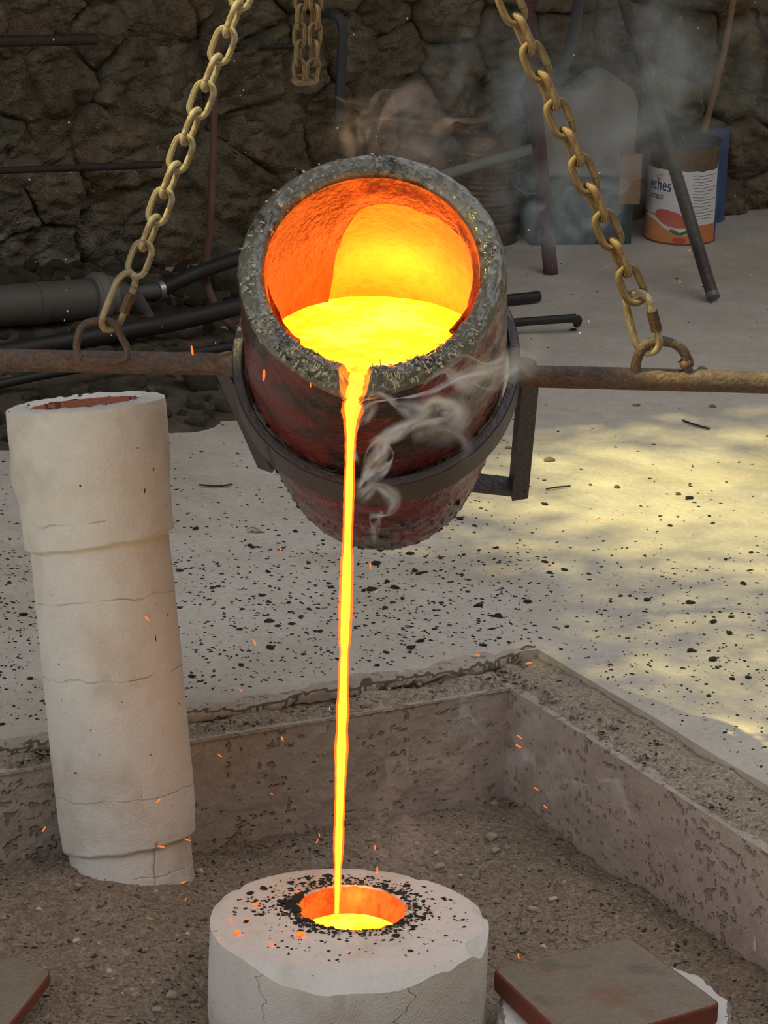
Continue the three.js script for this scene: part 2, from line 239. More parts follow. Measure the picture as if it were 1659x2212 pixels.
// added, unseen light blockers: wall roof strip, two yard walls, gapped sun mask
{
  const g = boxAt(9, 0.06, 0.9, 0, 1.66, 0.45), o = part(scene, 'unseen_shade_roof', uvMetres(g, 1), M.mortar); o.position.copy(wallAt); o.rotation.y = wallBack.rotation.y; tag(o, 'unseen lean-to roof sized to shade the stone wall', 'roof', null, 'structure');  // unseen roof, sized to keep sky light off the stone wall
  const f = part(scene, 'added_wall_front', uvMetres(boxAt(14, 8, 0.3, 4.2, 3.3, 2.2), 1), M.mortar); tag(f, 'unseen tall wall added to block sky light behind the camera', 'wall', null, 'structure');  // unseen wall, added to block sky light from behind the camera
  const rw = part(scene, 'added_wall_side', uvMetres(boxAt(0.3, 3.6, 9, 3.4, 1.1, -3), 1), M.mortar); tag(rw, 'unseen side wall added to cut sky light from the right', 'wall', null, 'structure');  // unseen wall, added to cut sky light from the right
  const U = V(0, 1, 0).cross(SUN).normalize(), W = SUN.clone().cross(U), at = sunRef.clone().addScaledVector(SUN, 4.5);
  const zb = -4.08, flat = (list, f) => list.map(([x, y]) => { const p = f(x, y).sub(sunRef); return [p.dot(U), p.dot(W)]; });
  const holes = [  // mask openings, projected along the sun from the wanted sunlit patches
    flat([[1080, 1060], [1200, 990], [1400, 945], [1600, 960], [1760, 920], [1760, 1290], [1620, 1265], [1480, 1190], [1300, 1180], [1150, 1170]], (x, y) => onY(x, y)),
    flat([[1440, 1480], [1540, 1410], [1760, 1340], [1760, 1500]], (x, y) => onY(x, y)),
  ];
  const gaps = [[flat([[545, -140], [490, 60], [380, 400]], (x, y) => onZ(x, y, zb)), 0.05], [flat([[1225, 270], [1390, 620], [1440, 740]], (x, y) => onZ(x, y, zb)), 0.05], [flat([[1545, 818], [1800, 822]], (x, y) => onZ(x, y, zb)), 0.045], [flat([[1065, 700], [1062, 940]], (x, y) => onZ(x, y, -3.95)), 0.035]];
  const nearLine = (x, y, [l, r]) => l.some(([x1, y1], i) => { if (!i) return false; const [x0, y0] = l[i - 1], dx = x1 - x0, dy = y1 - y0, t = clamp(((x - x0) * dx + (y - y0) * dy) / (dx * dx + dy * dy)); return Math.hypot(x - x0 - t * dx, y - y0 - t * dy) < r; });
  const inside = (x, y, poly) => { let c = false; for (let i = 0, j = poly.length - 1; i < poly.length; j = i++) { const [xi, yi] = poly[i], [xj, yj] = poly[j]; if (yi > y !== yj > y && x < (xj - xi) * (y - yi) / (yj - yi) + xi) c = !c; } return c; };
  const rc = rngOf(88), pos = [], idx = [], C = 0.0125, N = 400;
  for (let i = -N / 2; i < N / 2; i++) for (let j = -N / 2; j < N / 2; j++) {
    const x = i * C, y = j * C; const e = () => (rc() + rc() + rc() - 1.5) * 0.2, c = (v) => v + C / 2; if (holes.some((h) => inside(c(x) + e(), c(y) + e(), h)) || gaps.some((h) => nearLine(c(x), c(y), h))) continue;
    const k = pos.length / 3; for (const [a, b] of [[0, 0], [1, 0], [1, 1], [0, 1]]) { const p = at.clone().addScaledVector(U, x + a * C).addScaledVector(W, y + b * C); pos.push(p.x, p.y, p.z); } idx.push(k, k + 1, k + 2, k, k + 2, k + 3);
  }
  const tg = new THREE.BufferGeometry(); tg.setAttribute('position', new THREE.Float32BufferAttribute(pos, 3)); tg.setIndex(idx); tg.computeVertexNormals();
  tag(part(scene, 'added_sun_mask', tg, mat({ color: srgb(120, 110, 90), roughness: 1 })), 'unseen gapped sheet added to shape the sunlight', 'sun mask', null, 'structure');  // added sun mask; its openings shape the patches of sunlight
}

// ---------------------------------------------------------------- crucible and its carrying yoke
const zStream = onY(727, 1972, -0.07).z, zRim = zStream - 0.105;
const rimC = onZ(803, 577, zRim), EL = 42.7 * DEG, LEN = 0.507;
const axis = V(-0.036, Math.sin(EL), Math.cos(EL)).normalize();
const axX = V(1, -0.004, 0).addScaledVector(axis, -V(1, -0.004, 0).dot(axis)).normalize(), axZ = axX.clone().cross(axis);
const frame = new THREE.Matrix4().makeBasis(axX, axis, axZ).setPosition(rimC.clone().addScaledVector(axis, -LEN));
const crucible = thing('crucible', 'dark red glazed clay graphite crucible tilted and pouring glowing metal', 'crucible');
crucible.userData.loose = false; crucible.applyMatrix4(frame); crucible.updateMatrixWorld(true);
// notch at local +z (angle measured from +z towards +x)
const SP = -0.105, NOTCH = 0.033, offSpout = (a) => Math.atan2(Math.sin(a - SP), Math.cos(a - SP)), spout = (a) => NOTCH * (1 - sstep(0.05, 0.15, Math.abs(offSpout(a)))), droop = (a) => 0.015 * Math.exp(-((offSpout(a) / 0.34) ** 2));
const cpt = (a, r, s) => V(Math.sin(a) * r, s, Math.cos(a) * r);
const cA = [...Array.from({ length: 300 }, (_, i) => 0.25 + i / 300 * (Math.PI * 2 - 0.7)), ...Array.from({ length: 90 }, (_, i) => Math.PI * 2 - 0.45 + i / 90 * 0.7)];
const cut = (a, s) => Math.min(s, LEN - spout(a));
const outer = [[0, 0.1], [0.003, 0.1055], [0.01, 0.1095], [0.022, 0.113], [0.06, 0.1215], [0.13, 0.1345], [0.21, 0.1432], [0.29, 0.147], [0.38, 0.1475], [0.45, 0.1462], [LEN - 0.0115, 0.1455]];
const lumps = (a, s, amp) => amp * fbm(Math.sin(a) * 4, s * 26, Math.cos(a) * 4, 4) + amp * 1.6 * Math.max(0, fbm(Math.sin(a) * 14, s * 90, Math.cos(a) * 14, 3) - 0.12) * (1 + 1.2 * sstep(0.16, 0, s));
const texShell = makeTex(1024, 512, (u, v) => {
  const w = v * 0.54, a = tf(u, w, 6, 101, 5), b = tf(u, w, 40, 102, 4), c = vn(u, w, 300, 103), d = tf(u, w, 12, 104, 5);
  let col = mixc([92, 24, 26], [128, 34, 36], a); col = mixc(col, [38, 27, 27], sstep(0.42 + 0.1 * Math.cos((u - 0.02) * 6.283) * sstep(0.75, 0.3, v), 0.54 + 0.1 * Math.cos((u - 0.02) * 6.283) * sstep(0.75, 0.3, v), d) * 0.92); col = mixc(col, [70, 30, 30], sstep(0.5, 0.7, tf(u, w, 22, 107, 4)) * 0.7);
  let da = Math.abs(((u - 0.19 + 0.5) % 1) - 0.5);                     // pale scale crusted on one flank
  const dust = sstep(0.09, 0.03, da) * sstep(0.1, 0.35, v) * sstep(0.34, 0.56, b * 0.5 + c * 0.2 + tf(u, w, 80, 109, 2) * 0.3); col = mixc(col, [164, 128, 102], dust * 0.85);
  const k = (b - 0.5) * 30; return [col[0] + k, col[1] + k * 0.7, col[2] + k * 0.7, 0.5 + (b - 0.5) * 1.2 + (c - 0.5) * 0.3];
});
const mShell = mat({ tex: texShell, bump: 0.007, roughness: 0.4, clearcoat: 0.45, clearcoatRoughness: 0.25 });
{
  const ss = [...lin(0.002, LEN - 0.0115, 120)];
  const g = surf(cA, ss, (a, s) => { const q = Math.min(cut(a, s), s - droop(a) * sstep(LEN - 0.1, LEN - 0.0115, s)); return cpt(a, interp(outer, q) + lumps(a, s, 0.0028) + 0.25 * droop(a) * sstep(LEN - 0.1, LEN - 0.0115, s), q); }, true);
  const base = surf(cA, [0, 0.5, 1], (a, t) => cpt(a, interp(outer, 0.002) * t + lumps(a, 0.002, 0.0028) * t, 0.002), true);
  for (const q of [g, base]) { const uv = q.attributes.uv; for (let i = 0; i < uv.count; i++) uv.setXY(i, uv.getX(i) / (Math.PI * 2), uv.getY(i) / LEN); }
  part(crucible, 'shell', mergeGeometries([g, base]), mShell, 'dark red brown glazed outside with black scabs');
  const prof = [[0.1455, -0.0115], [0.1445, -0.006], [0.1415, -0.0022], [0.137, -0.0003], [0.132, 0.0003], [0.127, -0.0001], [0.1225, -0.0013], [0.1192, -0.0045], [0.1175, -0.0095]].map(([r, q]) => [r, LEN + q]);
  const dense = lin(0, 8, 41), rr = (t) => interp(prof.map((p, i) => [i, p[0]]), t), hh = (t) => interp(prof.map((p, i) => [i, p[1]]), t);
  const texRim = makeTex(512, 512, (u, v) => { const a = tf(u, v, 8, 111, 4), b = tf(u, v, 30, 112, 3); let col = mixc([88, 88, 82], [124, 124, 114], a); col = mixc(col, [172, 166, 146], sstep(0.68, 0.78, b) * 0.8); col = mixc(col, [40, 38, 38], sstep(0.6, 0.74, tf(u, v, 9, 114, 3)) * 0.75); return [...col, a * 0.5 + b * 0.5]; });
  const rg = surf(cA, dense, (a, t) => {
    const s0 = hh(t), q = cut(a, s0), front = 0.35 + 0.65 * sstep(0.2, 0.9, Math.cos(a)), l = front * (0.008 * fbm(Math.sin(a) * 7, t * 0.4, Math.cos(a) * 7, 3) + 0.006 * Math.max(0, fbm(Math.sin(a) * 24, t * 0.8, Math.cos(a) * 24, 3)));
    const edge = sstep(0, 1, t) * sstep(8, 7, t), k = clamp((rr(t) - 0.128) / 0.0175); return cpt(a, rr(t) + 0.25 * droop(a) * k + (t < 0.3 ? lumps(a, LEN - 0.0115, 0.0028) * (1 - t / 0.3) : 0), Math.min(q, s0 - droop(a) * k) + l * 1.6 * edge);
  }, true);
  { const uv = rg.attributes.uv; for (let i = 0; i < uv.count; i++) uv.setXY(i, uv.getX(i) / (Math.PI * 2) * 5, uv.getY(i) / 8 * 0.21); }
  part(crucible, 'rim', rg, mat({ tex: texRim, bump: 0.004, roughness: 0.3, clearcoat: 0.9, clearcoatRoughness: 0.15 }), 'glossy grey rim crusted with pale slag beads');
}
const inner = [[0.052, 0.004], [0.058, 0.05], [0.085, 0.085], [0.14, 0.102], [0.2, 0.111], [0.3, 0.116], [0.42, 0.1168], [LEN - 0.0095, 0.1175]];
const mLining = mat({ color: srgb(220, 138, 64), roughness: 0.8, emissive: new THREE.Color().setRGB(0.95, 0.2, 0.014), emissiveIntensity: 0.42, emissiveMap: T.lining.map, bumpMap: T.lining.bump, bumpScale: 0.002 });
const mCrust = mat({ color: srgb(118, 44, 26), roughness: 0.65, emissive: new THREE.Color().setRGB(0.46, 0.042, 0.004), emissiveIntensity: 0.9, emissiveMap: T.crust.map, bumpMap: T.crust.bump, bumpScale: 0.003 });
{
  const g = surf(cA, lin(0.052, LEN - 0.0095, 76), (a, s) => { const q = cut(a, s); return cpt(a, interp(inner, s) + 0.0016 * fbm(Math.sin(a) * 6, s * 30, Math.cos(a) * 6, 3), q); }, true);
  const uv = g.attributes.uv; for (let i = 0; i < uv.count; i++) uv.setXY(i, uv.getX(i) / (Math.PI * 2) * 3, uv.getY(i) * 4);
  part(crucible, 'lining', g, mLining, 'glowing orange inside wall');
  // slag shell left on the wall: angle from the image's right, counter-clockwise (psi) -> depth below the rim of its lower edge
  const edge = [[-40, 0.02], [0, 0.022], [40, 0.035], [60, 0.05], [88, 0.052], [100, 0.066], [110, 0.106], [116, 0.15], [119, 0.2], [124, 0.25], [133, 0.285], [150, 0.3], [180, 0.24], [215, 0.12], [228, 0.02]];
  const psis = lin(-38, 227, 210), cg = surf(psis, lin(0, 1, 44), (p, t) => {
    const a = (p + 90) * DEG, dmax = interp(edge, p) * (1 + 0.1 * fbm(p * 0.08, 4, 0, 3)), d = 0.006 + (dmax - 0.006) * Math.min(1, t * 1.08), s = LEN - d;
    const th = t > 0.93 ? mix(0.007, -0.001, (t - 0.93) / 0.07) : 0.0035 + 0.004 * sstep(0, 0.5, t) + 0.005 * fbm(p * 0.05, s * 22, 2, 4);
    return cpt(a, interp(inner, s) - th, s);
  });
  const cuv = cg.attributes.uv; for (let i = 0; i < cuv.count; i++) cuv.setXY(i, cuv.getX(i) / 120, (LEN - cg.attributes.position.getY(i)) / 0.245);
  part(crucible, 'slag_skin', cg, mCrust, 'dull orange slag skin on the inside wall');
}
// pale beads and worms of slag on the rim
{
  const parts = [], rg = rngOf(77);
  for (let i = 0; i < 420; i++) {
    const a = i < 170 ? rg() * Math.PI * 2 : (rg() - 0.5) * 2.4 * (0.4 + 0.6 * rg()) + (rg() < 0.3 ? -0.9 : 0), r = mix(0.1205, 0.1445, rg()); if (spout(a) > 0.001) continue;
    const s = LEN + (r > 0.141 || r < 0.123 ? -0.002 : 0.0005), sz = mix(0.0006, 0.0024, rg() ** 3), near = Math.cos(a) > 0; if (i < 170 && fbm(Math.sin(a) * 3, 6, Math.cos(a) * 3, 2) < -0.05 && rg() < 0.8) continue;
    if (rg() < (near ? 0.5 : 0.2)) { const h = rg() * 7, L = mix(0.003, 0.009, rg()), pts = [0, 1, 2, 3].map((k) => cpt(a + Math.cos(h + k * 0.7) * L * k / 0.4 / 3, r + Math.sin(h + k * 0.9) * L * k / 3, s + 0.0012 + 0.0008 * Math.sin(k * 2))); parts.push(tube(pts, (t) => Math.min(0.001, sz) * (1 - 0.4 * t), 6, 5)); }
    else { const b = new THREE.IcosahedronGeometry(sz, 1); b.scale(1, 0.7, 1); const p = cpt(a, r, s + 0.0005); b.translate(p.x, p.y, p.z); const m = mergeVertices(b); m.computeVertexNormals(); parts.push(m); }
  }
  const o = part(crucible, 'slag_beads', mergeGeometries(parts.map((g) => { const q = g.clone(); q.deleteAttribute('uv'); return q.index ? q.toNonIndexed() : q; })), mat({ color: srgb(196, 188, 160), roughness: 0.4 }), 'pale beads and threads of slag'); o.userData.kind = 'stuff';
}
{
  const rg = rngOf(515), list = [];
  for (let i = 0; i < 70; i++) { const a = rg() < 0.65 ? -1.5 + (rg() - 0.5) * 1.1 : (rg() - 0.5) * 5, q = rg() < 0.7 ? 0.01 + rg() * 0.13 : rg() * 0.3, z = mix(0.0015, 0.0058, rg() ** 2.5), g = rock(i * 1.3, 1, z, z, z, 0.5), p = cpt(a, interp(outer, q) + z * 0.1, q); g.translate(p.x, p.y, p.z); g.deleteAttribute('uv'); list.push(g); }
  const o = part(crucible, 'scabs', mergeGeometries(list), mat({ color: srgb(34, 30, 30), roughness: 0.45 }), 'black scabs baked on the outside'); o.userData.kind = 'stuff';
}
// molten metal: pool, spout flow, falling stream
const HOT = new THREE.Color().setRGB(1.9, 0.84, 0.052);
const mPool = mat({ color: srgb(200, 120, 40), roughness: 1, emissive: HOT, emissiveIntensity: 1.7, emissiveMap: T.metal.map });
const inv = frame.clone().invert(), toWorld = (p) => p.clone().applyMatrix4(frame);
const lipIn = toWorld(cpt(SP, 0.117, LEN - NOTCH)), lipOut = toWorld(cpt(SP, 0.1485, LEN - NOTCH - 0.004));
const level = lipIn.y + 0.006;
const metal = thing('molten_metal', 'yellow hot molten metal pool in the crucible pouring out as a thin stream', 'molten metal');
{
  const q0 = toWorld(V(0, LEN - 0.12, 0.03)); q0.y = level;
  const rim = ang(120).map((a) => { const dir = V(Math.cos(a), 0, Math.sin(a)); let lo = 0, hi = 0.45; for (let k = 0; k < 26; k++) { const m = (lo + hi) / 2, l = q0.clone().addScaledVector(dir, m).applyMatrix4(inv), s = l.y, r = Math.hypot(l.x, l.z); (s < LEN - 0.004 && s > 0.053 && r < interp(inner, s) + 0.001) ? lo = m : hi = m; } return lo; });
  const g = surf(ang(120), [0.001, 0.3, 0.6, 0.85, 1], (a, t, k) => q0.clone().add(V(Math.cos(a) * rim[k] * t, 0.0012 * fbm(Math.cos(a) * rim[k] * t * 30, Math.sin(a) * rim[k] * t * 30, 0, 2), Math.sin(a) * rim[k] * t)), true);
  uvMetres(g, 0.25); part(metal, 'pool', g, mPool, 'blinding yellow metal surface');
  // flow over the notch and the falling stream
  const zs = zStream, pts = [lipIn.clone().addScaledVector(lipOut.clone().sub(lipIn), -0.9).setY(level - 0.0165), lipIn.clone().setY(level - 0.0135), lipOut.clone().add(V(0, -0.003, 0.0))];
  const land = onY(727, 1972, -0.073); const fall = V(lipOut.x - 0.001, 0, Math.max(land.z, lipOut.z + 0.012));
  pts.push(V(fall.x, lipOut.y - 0.02, fall.z - 0.004));
  for (let i = 1; i <= 10; i++) { const t = i / 10; pts.push(V(mix(fall.x, land.x, t) , mix(lipOut.y - 0.02, land.y, t), mix(fall.z, land.z, t))); }
  const bead = (t) => 1 + 0.3 * noise(t * 26, 4.4) * sstep(0.1, 0.4, t) + 0.55 * Math.max(0, noise(t * 11 + 3, 9.1)) ** 0.8 * sstep(0.25, 0.45, t) + 0.14 * noise(t * 60, 1.7), total = 1;
  const radius = (t) => interp([[0, 0.0165], [0.05, 0.014], [0.075, 0.0115], [0.1, 0.0075], [0.14, 0.005], [0.3, 0.0048], [0.6, 0.005], [0.85, 0.0046], [1, 0.0032]], t) * (t > 0.1 ? bead(t) : 1);
  part(metal, 'stream', tube(pts, (t) => radius(t) * 0.8, 220, 14), mat({ color: srgb(255, 200, 80), roughness: 0.4, emissive: new THREE.Color().setRGB(1.9, 0.98, 0.07), emissiveIntensity: 1.2 }), 'thin yellow stream of metal');
  part(metal, 'stream_glow_shell', tube(pts, (t) => radius(t) * (t > 0.08 ? 1.2 : 1.03), 220, 14, false, false), mat({ color: srgb(255, 120, 40), roughness: 0.8, emissive: new THREE.Color().setRGB(1.3, 0.17, 0.006), emissiveIntensity: 0.9, transparent: true, opacity: 0.45 }), 'orange glow fringe of the stream built as a translucent shell');  // emissive shell stands in for the orange glow around the stream
  // the light that the metal gives
  const lamp = (p, i, d) => { const l = new THREE.PointLight(new THREE.Color().setRGB(1, 0.42, 0.07), i, d, 2); l.position.copy(p); l.castShadow = true; l.shadow.radius = 1; scene.add(l); };
  { const p = toWorld(V(0.01, LEN - 0.24, 0)); p.y = level + 0.022; lamp(p, 0.05, 3); }
  lamp(V(fall.x, 0.1, fall.z + 0.02), 0.012, 2);
  lamp(land.clone().add(V(0.02, 0.02, 0.0)), 0.012, 2);
}

// yoke
const yoke = thing('crucible_yoke', 'rusty steel carrying yoke with ring and two long bar handles holding the crucible', 'yoke');
yoke.userData.loose = false; yoke.applyMatrix4(frame);
const RS = LEN - 0.233;
{
  const rect = [[0.1525, -0.0225], [0.1525, 0.0225], [0.154, 0.0235], [0.1625, 0.0235], [0.164, 0.022], [0.164, -0.022], [0.1625, -0.0235], [0.154, -0.0235], [0.1525, -0.0225]];
  const g = surf(ang(120), lin(0, rect.length - 1, rect.length), (a, i) => { const [r, s] = rect[i]; return cpt(a, r + 0.0006 * fbm(Math.sin(a) * 9, i, Math.cos(a) * 9, 3), RS + s + 0.0006 * fbm(Math.sin(a) * 7, 3, Math.cos(a) * 7, 3)); }, true);
  uvMetres(g, 1); part(yoke, 'ring', g, M.steelDark, 'dark steel ring around the crucible');
  const tb = (x0, x1, y0, y1, z0, z1) => { const c = bar(V(x0, y0, z0), V(x1, y1, z1), 0.0128, 24); return rough(c, 0.0003, 60); };
  const L = part(yoke, 'handle', tb(-0.162, -1.35, RS - 0.001, RS - 0.004, 0.001, 0.005), M.rust, 'round rusty bar handle'), Rr = part(yoke, 'handle', tb(0.162, 1.35, RS - 0.004, RS - 0.008, 0.006, 0.009), M.rust, 'round rusty bar handle');
  for (const sx of [-1, 1]) part(yoke, 'weld_collar', rough(tube([V(sx * 0.158, RS - 0.002, 0), V(sx * 0.165, RS - 0.002, 0), V(sx * 0.178, RS - 0.003, 0)], (t) => 0.0165 - 0.003 * t, 10, 20), 0.0012, 90, sx), M.rust);
  const sq = (a, b, w) => { const d = b.clone().sub(a), l = d.length(), g2 = new THREE.BoxGeometry(w, l + w, w * 0.9, 1, 1, 1); g2.applyQuaternion(new THREE.Quaternion().setFromUnitVectors(V(0, 1, 0), d.normalize())); const m = a.clone().add(b).multiplyScalar(0.5); g2.translate(m.x, m.y, m.z); return uvMetres(g2, 1); };
  const bl = V(-0.14, -0.016, -0.02), br = V(0.166, -0.016, 0.01);
  part(yoke, 'cradle_arm', sq(V(-0.17, RS - 0.02, 0), bl, 0.022), M.steelDark); part(yoke, 'cradle_arm', sq(V(0.174, RS - 0.012, 0), br, 0.022), M.steelDark);
  part(yoke, 'cradle_bar', sq(bl, br, 0.02), M.steelDark);
  // lifting eyes on the handles
  const eye = (pts, w, nub) => {
    const loc = pts.map(([x, y]) => { const w = toWorld(V(0, RS, 0)); w.z += 0.013; return onPlane(x, y, w, V(0, 0, 1)).applyMatrix4(inv); });
    const o = part(yoke, 'lifting_eye', tube(loc, w, 90, 12, true), M.rust, 'bent steel lifting eye');
    if (nub) { const wc = toWorld(V(0, RS, 0)); wc.z += 0.013; const p = onPlane(nub[0], nub[1], wc, V(0, 0, 1)).applyMatrix4(inv); const g2 = rock(5, 2, w * 1.7, w * 1.2, w * 1.7, 0.1); g2.translate(p.x, p.y, p.z); part(o, 'weld_bead', g2, M.rust); }
  };
  eye([[175, 772], [166, 755], [170, 722], [180, 702], [200, 694], [235, 694], [252, 704], [262, 728], [274, 752], [272, 772], [258, 779], [200, 779]], 0.0042);
  eye([[1376, 806], [1374, 785], [1386, 755], [1402, 742], [1430, 737], [1462, 745], [1480, 765], [1485, 790], [1482, 810], [1465, 814], [1400, 812]], 0.0058, [1486, 784]);
}

// ---------------------------------------------------------------- chains
const zEye = toWorld(V(0, RS, 0)).z;
function linkGeo(pitch, wire, width) {
  const h = pitch / 2 + wire * 0.5 - 0, w = width / 2 - wire / 2, r = w, pts = [], st = Math.max(0.001, h - r);
  for (let i = 0; i <= 8; i++) { const a = i / 8 * Math.PI; pts.push(V(Math.cos(a) * r, st + Math.sin(a) * r, 0)); }
  for (let i = 0; i <= 8; i++) { const a = Math.PI + i / 8 * Math.PI; pts.push(V(Math.cos(a) * r, -st + Math.sin(a) * r, 0)); }
  return tube(pts, wire / 2, 56, 10, true);
}
function chain(name, label, path, pitch, wire, width, twist, m) {
  const o = thing(name, label, 'chain'), g = linkGeo(pitch, wire, width), curve = new THREE.CatmullRomCurve3(path, false, 'centripetal'), n = Math.round(curve.getLength() / pitch);
  for (let i = 0; i < n; i++) {
    const a = curve.getPointAt(i / n), b = curve.getPointAt((i + 1) / n), d = b.clone().sub(a).normalize(), k = part(o, 'chain_link', g, m);
    const right = V(1, 0, 0).addScaledVector(d, -d.x).normalize(), back = right.clone().cross(d);
    k.quaternion.setFromRotationMatrix(new THREE.Matrix4().makeBasis(right, d, back)); k.rotateY((i % 2 ? Math.PI / 2 : 0) + twist + 0.12 * noise(i * 1.7, twist));
    k.position.copy(a).add(b).multiplyScalar(0.5);
  }
  return o;
}
const eyeP = (x, y) => onZ(x, y, zEye + 0.013);
const bL = eyeP(291, 588), tL = eyeP(511, 20), upL = tL.clone().addScaledVector(tL.clone().sub(bL).normalize(), 0.3);
const bR = eyeP(1377, 645), tR = eyeP(1108, 20), upR = tR.clone().addScaledVector(tR.clone().sub(bR).normalize(), 0.3);
chain('hoist_chain', 'dull yellow steel chain above the pale ceramic tube mold', [upL, tL, bL], 0.0335, 0.0072, 0.0285, 0.35, M.chain);
chain('hoist_chain', 'rusty steel chain hanging in front of the peach tin side of the wall', [upR, tR, bR], 0.0345, 0.0088, 0.0315, -0.4, M.chainBrown);
{
  const zc = -4.55, q = (x, y) => onZ(x, y, zc);
  chain('hand_chain', 'doubled small brown chain looped at its bottom above the crucible', [q(655, -260), q(650, 0), q(646, 150), q(650, 178), q(662, 186), q(672, 172), q(677, 145), q(682, 0), q(690, -260)], 0.0225, 0.0062, 0.0205, 0.5, M.chainBrown);
}
function quickLink(label, a, b, side, wire, sleeveSide) {
  const o = thing('quick_link', label, 'quick link'), d = b.clone().sub(a), L = d.length(), up = d.clone().normalize(), s = side.clone().addScaledVector(up, -side.dot(up)).normalize(), c = a.clone().add(b).multiplyScalar(0.5), r = 0.0115 + wire * 0.3, pts = [], st = L / 2 - r;
  for (let i = 0; i <= 8; i++) { const t = i / 8 * Math.PI; pts.push(c.clone().addScaledVector(s, Math.cos(t) * r).addScaledVector(up, st + Math.sin(t) * r)); }
  for (let i = 0; i <= 8; i++) { const t = Math.PI + i / 8 * Math.PI; pts.push(c.clone().addScaledVector(s, Math.cos(t) * r).addScaledVector(up, -st + Math.sin(t) * r)); }
  part(o, 'loop', tube(pts, wire / 2, 64, 12, true), M.chain);
  const m = c.clone().addScaledVector(s, sleeveSide * r), g = new THREE.CylinderGeometry(wire * 0.85, wire * 0.85, 0.024, 6, 1).toNonIndexed(); g.computeVertexNormals(); uvMetres(g, 1); g.applyQuaternion(new THREE.Quaternion().setFromUnitVectors(V(0, 1, 0), up)); g.translate(m.x, m.y, m.z);
  part(o, 'sleeve', g, mat({ tex: T.rust, bump: 0.0005, roughness: 0.4, metalness: 0.5, color: srgb(235, 245, 235) }), 'six sided screw sleeve');
}
quickLink('long steel screw link joining the yellow chain to the bar handle', eyeP(232, 712), eyeP(280, 590), V(0.75, 0, -0.65), 0.0078, 1);
quickLink('rusty steel screw link joining the brown chain to the bar handle', eyeP(1405, 762), eyeP(1372, 632), V(0.92, 0, 0.35), 0.0088, 1);

// ---------------------------------------------------------------- plaster molds
function crackedTube(o) {    // o: base, up axis, length, radius(t,a), cracks [t], vertical cracks [a], segments
  const ts = new Set(lin(0, 1, o.rings)); for (const c of o.cracks) for (const e of [-1.2, -0.5, 0, 0.5, 1.2]) ts.add(c[0] + e * 0.0007 / o.len);
  const as = new Set(ang(o.seg)); for (const c of o.vcracks) for (const e of [-1.2, -0.5, 0, 0.5, 1.2]) as.add((c[0] + e * 0.0007 / o.r0 + Math.PI * 4) % (Math.PI * 2));
  const T_ = [...ts].filter((t) => t >= 0 && t <= 1).sort((a, b) => a - b), A_ = [...as].sort((a, b) => a - b);
  return surf(A_, T_, (a, t) => {
    let r = o.radius(t, a), dt = 0, da = 0;
    for (const c of o.cracks) { const w = Math.exp(-(((t - c[0]) / 0.04) ** 2)); dt += w * c[1] * fbm(Math.cos(a) * 2 + c[0] * 30, Math.sin(a) * 2, 0, 4); if (Math.abs(t - c[0]) < 0.0006 / o.len) { const on = c[2] ? c[2](a) : 1; r -= 0.0022 * on * clamp(0.6 + 2.2 * fbm(Math.sin(a) * 3, c[0] * 9, Math.cos(a) * 3, 2)); } }
    for (const c of o.vcracks) { let q = Math.atan2(Math.sin(a - c[0]), Math.cos(a - c[0])); const w = Math.exp(-((q / 0.08) ** 2)); da += w * c[1] * fbm(t * 8 + c[0], 3, 0, 4); if (Math.abs(q) < 0.0006 / o.r0) r -= 0.0024 * (c[2] ? c[2](t) : 1); }
    return o.at(a + da, r, clamp(t + dt));
  }, true);
}
